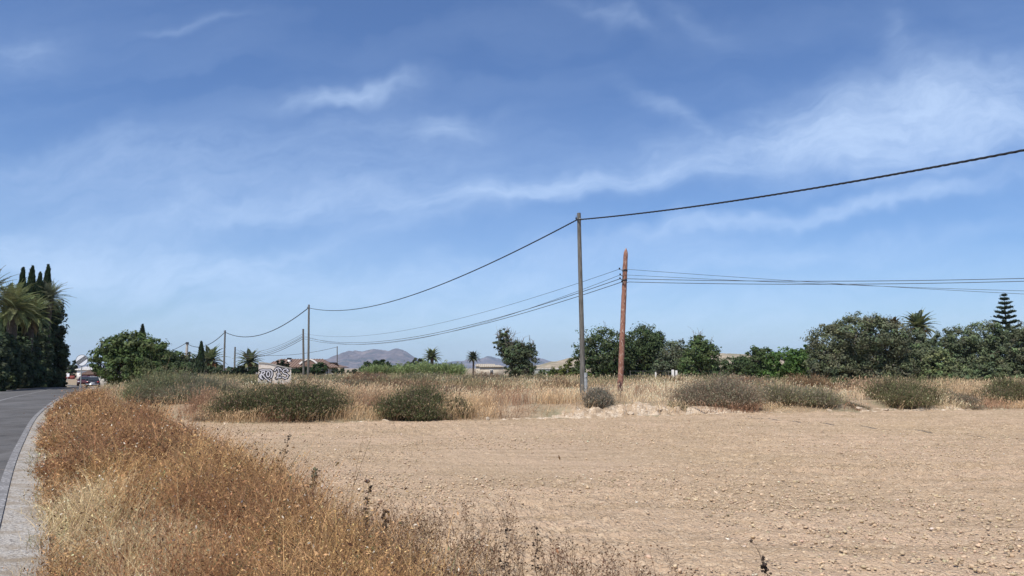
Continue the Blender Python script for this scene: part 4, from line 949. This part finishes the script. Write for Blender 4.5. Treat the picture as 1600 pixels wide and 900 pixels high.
def sag_line(A, B, s, n=40):
    t = np.linspace(0, 1, n)[:, None]; P = A+(B-A)*t; P[:, 2] -= 4*s*(t*(1-t))[:, 0]; return P
def twisted(A, B, s, r, pitch=.55, n=None):
    L = np.linalg.norm(B-A); n = n or int(L/ .09); P = sag_line(A, B, s, n); d = np.linspace(0, L, n)
    T = (B-A)/L; S = np.cross(T, [0, 0, 1]); S /= np.linalg.norm(S); U = np.cross(S, T)
    for k in range(3):
        ph = d/pitch*2*np.pi+k*2.094
        yield P+(np.cos(ph)[:, None]*S+np.sin(ph)[:, None]*U)*r*.75
mb = MB()
A1 = top_pt(903, 344, 26.5)+np.array([-.04, -.06, 0]); A2 = top_pt(482, 481, 73); A3 = top_pt(351.5, 519, 108); A0 = np.array([26.5, -17.0, 7.35])
def proj(P):
    dep = P[:, 1]*math.cos(PITCH)+(P[:, 2]-EYE)*math.sin(PITCH); up = -P[:, 1]*math.sin(PITCH)+(P[:, 2]-EYE)*math.cos(PITCH)
    k = dep > 1; return 800+F_PX*P[k, 0]/dep[k], 450-F_PX*up[k]/dep[k]
def fit_sag(A, B, px, py, hi=4):
    best = None
    for s in np.linspace(0, hi, 161):
        X, Yp = proj(sag_line(A, B, s, 200)); o = np.argsort(X); e = abs(np.interp(px, X[o], Yp[o])-py)
        if best is None or e < best[0]: best = (e, s)
    return best[1]
for P in twisted(A1, A0, fit_sag(A1, A0, 1598, 236), .019): tube(mb, P, .0135, 5, cap=False)
for P in twisted(A1, A2, fit_sag(A1, A2, 650, 459), .02, n=420): tube(mb, P, .0155, 4, cap=False)
s23 = fit_sag(A2, A3, 392, 526); tube(mb, sag_line(A2, A3, s23), .045, 5, cap=False)
s34 = fit_sag(A3, P4, 322, 540); tube(mb, sag_line(A3, P4, s34), .05, 5, cap=False)
A5 = np.array([P4[0]-30, P4[1]+40, P4[2]-1.2]); tube(mb, sag_line(P4, A5, 1.3), .05, 5, cap=False)
tag(mb.build('overhead_cable', MAT['black'], smooth=True), 'thick twisted black cable strung high along the tall grey poles', 'cable')
# the lower wires: far pole - twin pole - red-brown pole - away to the right
spec = [('a', 521, 546, 546, 451.5, .008, 'uppermost faint wire of the lower line, slanting across the high pair on the right'),
        ('b', 524, 549, 549, 447, .008, 'thin second wire of the lower line through the red brown pole'),
        ('c', 526, 552, 428, 0, .013, 'upper one of the two darker wires through the red brown pole'),
        ('d', 529, 555, 433, 0, .013, 'lowest dark wire of the lower line through the red brown pole')]
dx = {'a': (640, 524), 'b': (640, 531), 'c': (600, 531.5), 'd': (600, 529)}
for key, y2, y3, yr, _, r, lab in spec:
    P0 = AT[key]; P2 = top_pt(474, y2, 82); P3 = top_pt(367, y3, 132); mb = MB()
    mid = {'a': (720, 497), 'b': (720, 514), 'c': (700, 516), 'd': (700, 519)}[key]
    tube(mb, sag_line(P0, P2, fit_sag(P0, P2, *mid), 60), r*1.15, 5, cap=False)
    tube(mb, sag_line(P2, P3, 1.1, 30), r*2.2, 5, cap=False)
    yr = {'a': 452, 'b': 447, 'c': 427.5, 'd': 432}[key]
    off = np.array([.22, 0, 0]) if key in 'ab' else np.array([.28, 0, .0])
    E1 = top_pt(1600, yr, 27.5); Q = P0+off; E = Q+(E1-Q)*1.9
    tube(mb, [P0, (P0+Q)/2+np.array([0, -.12, -.06]), Q], r, 5, cap=False)
    if key in 'ab':
        e2 = Q+(E1-Q)*1.9; e2[2] += .0; tube(mb, sag_line(Q, e2, .18, 50), r, 5, cap=False)
    else: 
        e2 = Q+(E1-Q)*1.9; e2[2] += .38; tube(mb, sag_line(Q, e2, .38, 50), r, 5, cap=False)
    tag(mb.build('overhead_wire', MAT['wire'], smooth=True), lab, 'wire', 'wires of the lower line')
mb = MB(); a = top_pt(527, 542, 150); b = top_pt(380, 553, 150); tube(mb, sag_line(a, b, .9, 30), .035, 4, cap=False)
tag(mb.build('overhead_wire', MAT['wire']), 'faint distant wire leading left from the thin far pole', 'wire')

# ------------------------------------------------------------------ graffiti block
def graffiti():
    Y = 44.0; x, y, z = spot(428, Y); root = thing('ruined_wall', (x, y, z), 'small pale ruined wall block with black outlined graffiti letters', 'wall', rz=R_(17))
    k = Y/F_PX; X = lambda px: (px-428)*k
    Z = lambda py: wz(py, Y)-z
    prof = [(X(404), -.15), (X(452.5), -.15), (X(452.5), Z(575)), (X(447), Z(574.6)), (X(430), Z(570.5)), (X(418), Z(567.5)), (X(411), Z(567)), (X(407), Z(566.2)), (X(404), Z(566.8))]
    mb = MB(); prism(mb, prof, 0, 1.3); mb.build('wall', MAT['plaster'], root)
    mb = MB(); prism(mb, [(X(403.2), Z(567.8)), (X(411), Z(568)), (X(418), Z(568.6)), (X(430), Z(571.6)), (X(447), Z(575.6)), (X(453), Z(576.1)), (X(453), Z(574.6)), (X(447), Z(573.9)), (X(430), Z(569.8)), (X(418), Z(566.8)), (X(411), Z(566)), (X(403.2), Z(565.6))], -.03, 1.33)
    mb.build('coping', MAT['concrete'], root)
    # letters in zoomed-photo coordinates (10.667 px per photo px, origin 390,560)
    G = lambda a, b: (X(390+a/10.667), Z(560+b/10.667))
    el = lambda cx, cy, a, b, t0=0, t1=360, m=14: [(cx+a*math.cos(R_(t)), cy+b*math.sin(R_(t))) for t in np.linspace(t0, t1, m)]
    strokes = [[(172, 198), (215, 190), (280, 194), (338, 192), (362, 215), (366, 275), (350, 318)],      # roof of the tag, coming round the O
               [(205, 215), (198, 250), (190, 290), (196, 318)], [(180, 262), (168, 300), (190, 330), (222, 345)],
               [(205, 222), (240, 214), (252, 234), (236, 258), (205, 268)], [(214, 268), (240, 300), (276, 338), (344, 392), (350, 350)],
               el(304, 262, 26, 44), [(405, 205), (425, 170), (462, 158), (498, 172), (508, 200)], [(452, 188), (466, 196), (470, 240), (458, 300), (438, 338)],
               [(428, 330), (452, 322), (500, 320)], [(442, 262), (470, 256), (496, 262)],
               [(612, 190), (585, 172), (548, 186), (530, 216), (548, 244), (590, 258), (620, 286), (604, 322), (566, 334), (528, 312)], [(590, 212), (622, 206)]]
    def ribbon(mb, pts, w, y):
        pts = [G(*p) for p in pts]; n = len(pts)
        for a, b in zip(pts[:-1], pts[1:]):
            d = np.array(b)-np.array(a); L = np.linalg.norm(d); d /= L; nn = np.array([-d[1], d[0]]); 
            q = [np.array(a)-nn*w, np.array(b)-nn*w, np.array(b)+nn*w, np.array(a)+nn*w]
            prism(mb, [tuple(v) for v in q], y-.004+mb.n*1e-6, y)
        for a in pts:
            c = [(a[0]+math.cos(t)*w, a[1]+math.sin(t)*w) for t in np.linspace(0, 2*np.pi, 11)[:-1]]; prism(mb, c, y-.005-mb.n*1e-6, y)
    mb = MB(); [ribbon(mb, s, .082, -.004) for s in strokes]; mb.build('lettering', MAT['spray'], root)
    mb = MB(); [ribbon(mb, s, .030, -.014) for s in strokes]; mb.build('lettering_fill', MAT['lilac'], root)
graffiti()

# ------------------------------------------------------------------ buildings
def window(parent, x0, x1, z0, z1, y):
    mb = MB(); box(mb, x0, x1, y-.06, y+.02, z0, z1); w = mb.build('window', MAT['white'], parent)
    mb = MB(); box(mb, x0+.1, x1-.1, y-.075, y-.03, z0+.1, z1-.1); mb.build('pane', MAT['glass'], w)
def gable_roof(mb, x0, x1, y0, y1, ze, zr, hip=0, th=.14):
    ym = (y0+y1)/2
    V = [(x0, y0, ze), (x1, y0, ze), (x1, y1, ze), (x0, y1, ze), (x0+hip, ym, zr), (x1-hip, ym, zr)]
    mb.add(V, [(0, 1, 5, 4), (2, 3, 4, 5)]); mb.add(V, [(1, 2, 5), (3, 0, 4)])
    box(mb, x0, x1, y0, y1, ze-th, ze-.004)
    for i in range(int((x1-x0)/.55)):                       # tile rolls down both slopes
        xa = x0+.3+i*.55; f = min(1, (xa-x0)/max(hip, .01), (x1-xa)/max(hip, .01))
        if f <= .05: continue
        yy = y0+(ym-y0)*f; zz = ze+(zr-ze)*f
        tube(mb, [(xa, y0, ze+.02), (xa, yy, zz+.02)], .09, 5, cap=False)
def house():
    Y = 146.0; x, y, z = spot(470, Y); root = thing('villa', (x, y, z), 'low villa with brown tiled roofs, white arched dormer and chimneys', 'house')
    k = Y/F_PX; X = lambda px: (px-470)*k; Z = lambda py: wz(py, Y)-z
    mb = MB(); box(mb, X(416), X(503), 0, 9, -.3, Z(573.2)); mb.build('wall', MAT['white'], root)
    mb = MB(); box(mb, X(500), X(523), 1.0, 8, -.3, Z(573.6)); mb.build('wing_wall', MAT['cream'], root)
    mb = MB(); gable_roof(mb, X(409), X(512), -.7, 9.7, Z(572.8), Z(560.5), hip=2.2); rf = mb.build('roof', MAT['tile'], root)
    mb = MB(); gable_roof(mb, X(494), X(529), .4, 8.6, Z(573.4), Z(566), hip=3.0); mb.build('wing_roof', MAT['tile'], root)
    for (px, top, w) in ((445, 558.8, .27), (433.5, 561, .24)):
        mb = MB(); box(mb, X(px)-w, X(px)+w, 2.4, 3.0, Z(570), Z(top+1.8)); c = mb.build('chimney', MAT['white'] if w > .25 else MAT['concrete'], rf)
        mb = MB(); box(mb, X(px)-w-.08, X(px)+w+.08, 2.3, 3.1, Z(top+1.8), Z(top)); mb.build('chimney_cap', MAT['tile'] if w < .25 else MAT['black'], root)
    # arched dormer with thick white trim
    pts = [(466.5, 568), (472, 563.6), (478, 561), (485, 560.8), (491, 563.4), (497, 568)]
    outer = [(X(a), Z(b)) for a, b in pts]; inner = [(X(a+(481.5-a)*.16), Z(b+1.5)) for a, b in pts]
    mb = MB(); prism(mb, outer+inner[::-1], -.15, .15); dm = mb.build('dormer_trim', MAT['white'], rf)
    mb = MB(); prism(mb, [(a, b) for a, b in inner]+[(X(494), Z(570)), (X(469), Z(570))], .0, 4.5); mb.build('dormer', MAT['tile'], root)
    for (a, b) in ((422, 428), (438, 444), (456, 463), (474, 480)): window(root, X(a), X(b), .9, Z(575.4), 0)
    mb = MB(); box(mb, X(486), X(489.5), -.05, .05, 0, 2.1); mb.build('door', MAT['wood_grey'], root)
    for (a, b) in ((507, 511),): window(root, X(a), X(b), .9, Z(576), 1.0)
house()
def simple_house(name, px0, px1, Y, eave, ridge_, label, wall, roof, D=6, wins=2, hip=.2, cat='building'):
    pc = (px0+px1)/2; x, y, z = spot(pc, Y); root = thing(name, (x, y, z), label, cat); k = Y/F_PX
    w = (px1-px0)*k/2; ze = wz(eave, Y)-z; zr = wz(ridge_, Y)-z
    mb = MB(); box(mb, -w, w, 0, D, -.4, ze); mb.build('wall', wall, root)
    mb = MB(); gable_roof(mb, -w-.3, w+.3, -.35, D+.35, ze+.12, zr, hip=hip); mb.build('roof', roof, root)
    for i in range(wins):
        c = -w+(i+.5)*2*w/wins; window(root, c-.45, c+.45, ze*.35, ze*.78, 0)
    return root
simple_house('farm_shed', 744, 772, 215, 572.4, 568.6, 'pale sandy gabled barn beside the small palm', MAT['cream'], MAT['cream'], 8, 1)
simple_house('farm_building', 750, 786, 195, 573.5, 570.2, 'long low cream farm building with flat roof left of the lone tree', MAT['cream'], MAT['cream'], 7, 1, hip=1.5)
simple_house('small_house', 349, 372, 170, 578, 574.5, 'small white house half hidden behind the two thin poles', MAT['white'], MAT['tile'], 6, 1)
simple_house('small_house', 375, 402, 175, 573.5, 570.5, 'white walled house behind the palm beside the graffiti wall', MAT['white'], MAT['tile'], 6, 3)
simple_house('red_building', 127, 150, 160, 585, 579, 'dark red roofed building by the road behind the round sign', MAT['red'], MAT['tile'], 7, 2)
simple_house('white_building', 120, 146, 172, 578, 573, 'white gabled wall rising behind the red building', MAT['white'], MAT['white'], 7, 0)
def greenhouse():
    Y = 230; x, y, z = spot(870, Y); root = thing('greenhouse', (x, y, z), 'long grey net greenhouse at the foot of the dry hill', 'greenhouse'); k = Y/F_PX
    mb = MB(); w = 35*k
    box(mb, -w, w, 0, 8, -.3, wz(577, Y)-z); mb.build('wall', pmat('grey_net', (.22, .23, .21), n=[(1, (.28, .28, .24), .4, .7)]), root)
    mb = MB(); n = 12
    for i in range(n):
        a = -w+i*2*w/n; b = a+2*w/n; ze = wz(577, Y)-z+.003; zr = wz(575.3, Y)-z
        V = [(a, -.2, ze), (b, -.2, ze), ((a+b)/2, -.2, zr), (a, 8.2, ze), (b, 8.2, ze), ((a+b)/2, 8.2, zr)]
        mb.add(V, [(0, 2, 5, 3), (1, 4, 5, 2)]); mb.add(V, [(0, 1, 2), (3, 5, 4)])
    mb.build('roof', pmat('pale_net', (.42, .40, .34)), root)
greenhouse()
# far fence and posts
def white_post(px, Y, h, w, label):
    x, y, z = spot(px, Y); mb = MB(); prism(mb, [(-w, -.1), (w, -.1), (w, h*.96), (w*.6, h), (-w*.6, h), (-w, h*.96)], 0, w*1.2)
    o = mb.build('concrete_post', MAT['white']); o.location = (x, y, z); tag(o, label, 'post')
white_post(1052, 68, 1.02, .11, 'left one of two white posts under the olive'); white_post(1057.5, 68, .95, .09, 'right one of two white posts under the olive'); white_post(1025, 69, .8, .06, 'thin pale post left of the two white posts')
def fence(px0, px1, Y, h, label, nposts):
    x0, _, z0 = spot(px0, Y); x1 = wx(px1, Y, 0); root = thing('wire_fence', (x0, Y, z0), label, 'fence')
    for i in range(nposts):
        x = (x1-x0)*i/(nposts-1); mb = MB(); tube(mb, [(x, 0, -.1), (x, 0, h)], .03, 6); mb.build('post', MAT['wood_grey'], root)
    mb = MB()
    for f in (.35, .65, .95): tube(mb, [(0, 0, h*f), (x1-x0, 0, h*f)], .012, 4)
    mb.build('wire', MAT['wire'], root)
fence(985, 1085, 70, 1.0, 'thin wire fence with posts under the trees right of the red brown pole', 6)

# low wall right of the road, seen past the car
def low_wall():
    Y = 118; x0, _, z = spot(141, Y); x1 = wx(196, Y, 0); root = thing('low_wall', (x0, Y, z), 'low pale topped wall beyond the car under the bushy tree', 'wall')
    zt = wz(588.8, Y)-z
    mb = MB(); box(mb, 0, x1-x0, 0, .3, -.6, zt-.1); mb.build('wall', MAT['concrete'], root)
    mb = MB(); box(mb, -.05, x1-x0+.05, -.06, .36, zt-.1, zt+.02); mb.build('coping', MAT['white'], root)
low_wall()
def red_wall():
    Y = 172; x0, _, z = spot(93, Y); x1 = wx(117, Y, 0); root = thing('red_fence', (x0, Y, z), 'red board fence along the far side of the bend', 'fence'); zt = wz(587, Y)-z
    n = 12; L = x1-x0
    for i in range(3):
        mb = MB(); box(mb, i*L/3+.04, (i+1)*L/3-.04, 0, .1, .1, zt); mb.build('panel', MAT['red'], root)
    mb = MB(); box(mb, -.1, L+.1, -.04, .14, -.3, .1); mb.build('base', MAT['concrete'], root)
red_wall()
def small_sign(px, Y, top, label):
    x, y, z = spot(px, Y); root = thing('small_sign', (x, y, z), label, 'sign'); h = wz(top, Y)-z
    mb = MB(); tube(mb, [(0, 0, -.1), (0, 0, h)], .05, 7); mb.build('post', MAT['steel'], root)
    mb = MB(); prism(mb, [(-.3, h-.65), (.3, h-.65), (.34, h-.6), (.34, h-.05), (.3, h), (-.3, h), (-.34, h-.05), (-.34, h-.6)], -.08, -.05); mb.build('panel', MAT['sign_white'], root)
small_sign(96, 140, 581.5, 'small white sign on a post at the bend, left one'); small_sign(106, 150, 583.5, 'small white sign on a post at the bend, right one')

# ------------------------------------------------------------------ round road sign
def road_sign():
    Y = 57.5; x = wx(125.5, Y, 0); z = hz(x, Y); root = thing('road_sign', (x, Y, z), 'round white road sign with a black diagonal bar on a grey post', 'road sign', rz=R_(8))
    R0 = .44; hc = wz(563, Y)-z
    mb = MB(); tube(mb, [(0, 0, -.2), (0, 0, hc+.3)], .04, 10); tube(mb,[(0,0,hc+.3),(0,0,hc+.31)],[.04,.03],10); mb.build('post', MAT['steel'], root)
    def disc(r, y0, y1, m, name, par):
        mb = MB(); prism(mb, [(math.cos(t)*r, hc+math.sin(t)*r) for t in np.linspace(0, 2*np.pi, 41)[:-1]], y0, y1); return mb.build(name, m, par)
    d = disc(R0, -.065, -.05, MAT['spray'], 'rim', root); f = disc(R0*.93, -.070, -.066, MAT['sign_white'], 'face', root)
    mb = MB(); a = R_(38); L, w = R0*.90, .055
    for o_ in (-.5, -.17, .17, .5):
        q = [(-L*math.sqrt(max(0, 1-(o_*.4)**2)), o_*.24-.028), (L*math.sqrt(1-(o_*.4)**2), o_*.24-.028), (L*math.sqrt(1-(o_*.4)**2), o_*.24+.028), (-L*math.sqrt(1-(o_*.4)**2), o_*.24+.028)]
        prism(mb, [(px*math.cos(a)-pz*math.sin(a), hc+px*math.sin(a)+pz*math.cos(a)) for px, pz in q], -.0745, -.0702)
    mb.build('diagonal_bar', MAT['spray'], f)
    mb = MB(); box(mb, -.07, .07, -.049, .045, hc-.16, hc-.12); box(mb, -.07, .07, -.049, .045, hc+.12, hc+.16); mb.build('clamp', MAT['steel'], root)
road_sign()

# ------------------------------------------------------------------ cars
def car(px, Y, label, paint, rz):
    x = wx(px, Y, -1); z = float(road_z(Y))+.02; root = thing('car', (x, Y, z), label, 'car', rz=rz)
    # side profile (y forward, z up), car pointing along +y; lofted across with tumblehome
    low = [(-2.05, .32), (-2.12, .55), (-2.08, .88), (-1.95, .95), (.95, .93), (1.75, .80), (2.05, .68), (2.08, .36), (1.9, .24), (-1.9, .24)]
    def loft(mb, prof, ws):
        n = len(prof); V = []
        for s, (w, sh) in ws: V += [(w, y*sh, zz) for y, zz in prof]
        r = len(ws)
        mb.add(V, [(i*n+j, i*n+(j+1) % n, (i+1)*n+(j+1) % n, (i+1)*n+j) for i in range(r-1) for j in range(n)])
        mb.add(V, [tuple(range(n))[::-1], tuple(range((r-1)*n, r*n))])
    mb = MB(); loft(mb, low, [(0, (-.86, .94)), (1, (-.80, .985)), (2, (-.5, 1)), (3, (.5, 1)), (4, (.80, .985)), (5, (.86, .94))]); body = mb.build('body', paint, root, smooth=False)
    cab = [(-1.85, .94), (-1.55, 1.40), (-1.2, 1.47), (.05, 1.47), (.35, 1.40), (1.1, .93)]
    mb = MB(); n = len(cab); V = []
    for w0, w1 in ((-.78, -.60), (.78, .60)): V += [(w0+(w1-w0)*np.clip((zz-.94)/.5, 0, 1), y, zz) for y, zz in cab]
    mb.add(V, [(j, (j+1) % n, n+(j+1) % n, n+j)[::-1] for j in range(n)]); mb.add(V, [tuple(range(n)), tuple(range(n, 2*n))[::-1]]); mb.build('roof', paint, root)
    def pane(name, q):
        mb = MB(); mb.add(q, [(0, 1, 2, 3)]); c = np.mean(q, 0); mb.add(np.array(q)*.999+c*.001-np.array([0, 0, .004]), [(3, 2, 1, 0)]); mb.build(name, MAT['glass'], root)
    pane('rear_window', [(-.64, -1.83, 1.0), (.64, -1.83, 1.0), (.54, -1.59, 1.37), (-.54, -1.59, 1.37)])
    pane('windscreen', [(.66, 1.02, 1.0), (-.66, 1.02, 1.0), (-.56, .40, 1.39), (.56, .40, 1.39)])
    for s in (-1, 1): pane('side_window', [(s*.775, -1.5, 1.0), (s*.775, .85, 1.0), (s*.655, .25, 1.36), (s*.655, -1.3, 1.36)])
    for s in (-1, 1):
        for yy in (-1.3, 1.3):
            mb = MB(); t = np.linspace(0, 2*np.pi, 21)[:-1]
            pr = [(yy+math.cos(a)*.32, .32+math.sin(a)*.32) for a in t]; n = len(pr)
            V = [(s*.68, a, b) for a, b in pr]+[(s*.90, a, b) for a, b in pr]; mb.add(V, [tuple(range(n)), tuple(range(n, 2*n))]); mb.add(V, [(i, (i+1) % n, n+(i+1) % n, n+i) for i in range(n)])
            w = mb.build('wheel', MAT['black'], root)
            mb = MB(); pr = [(yy+math.cos(a)*.2, .32+math.sin(a)*.2) for a in t]; V = [(s*.902, a, b) for a, b in pr]+[(s*.912, a*1, b) for a, b in pr]; mb.add(V, [tuple(range(n, 2*n))]); mb.add(V, [(i, (i+1) % n, n+(i+1) % n, n+i) for i in range(n)]); mb.build('rim', MAT['chrome'], w)
        mb = MB(); box(mb, s*.66-.13, s*.66+.13, -2.14, -2.0, .70, .86); mb.build('tail_light', MAT['lamp_red'], root)
        mb = MB(); box(mb, s*.64-.15, s*.64+.15, 1.98, 2.08, .60, .72); mb.build('headlight', MAT['sign_white'], root)
        mb = MB(); box(mb, s*.93-.09, s*.93+.09, .62, .72, .95, 1.08); mb.build('mirror', paint, root)
    mb = MB(); box(mb, -.26, .26, -2.15, -2.12, .55, .67); mb.build('number_plate', MAT['sign_white'], root)
    mb = MB(); box(mb, -.8, .8, -2.16, -1.95, .36, .50); mb.build('bumper', MAT['chrome'], root)
    return root
car(145, 107, 'dark car driving away at the far end of the road', MAT['dark_paint'], R_(28))
car(131, 116, 'dark red car half hidden behind the post of the round sign', MAT['red_paint'], R_(28+180))

# ------------------------------------------------------------------ haze
def haze():
    mb = MB(); box(mb, -9800, 9800, -450, 11000, -8, 330)
    m = bpy.data.materials.new('haze_air'); m.use_nodes = True; t = m.node_tree; t.nodes.clear()
    o = N(t, 'ShaderNodeOutputMaterial'); v = N(t, 'ShaderNodeVolumePrincipled'); v.inputs['Color'].default_value = (.66, .83, 1, 1)
    v.inputs['Density'].default_value = HAZE; v.inputs['Anisotropy'].default_value = 0; t.links.new(v.outputs[0], o.inputs['Volume'])
    ob = mb.build('haze', m); tag(ob, 'thin summer haze', 'haze', kind='stuff')
HAZE = 6.5e-5
haze()
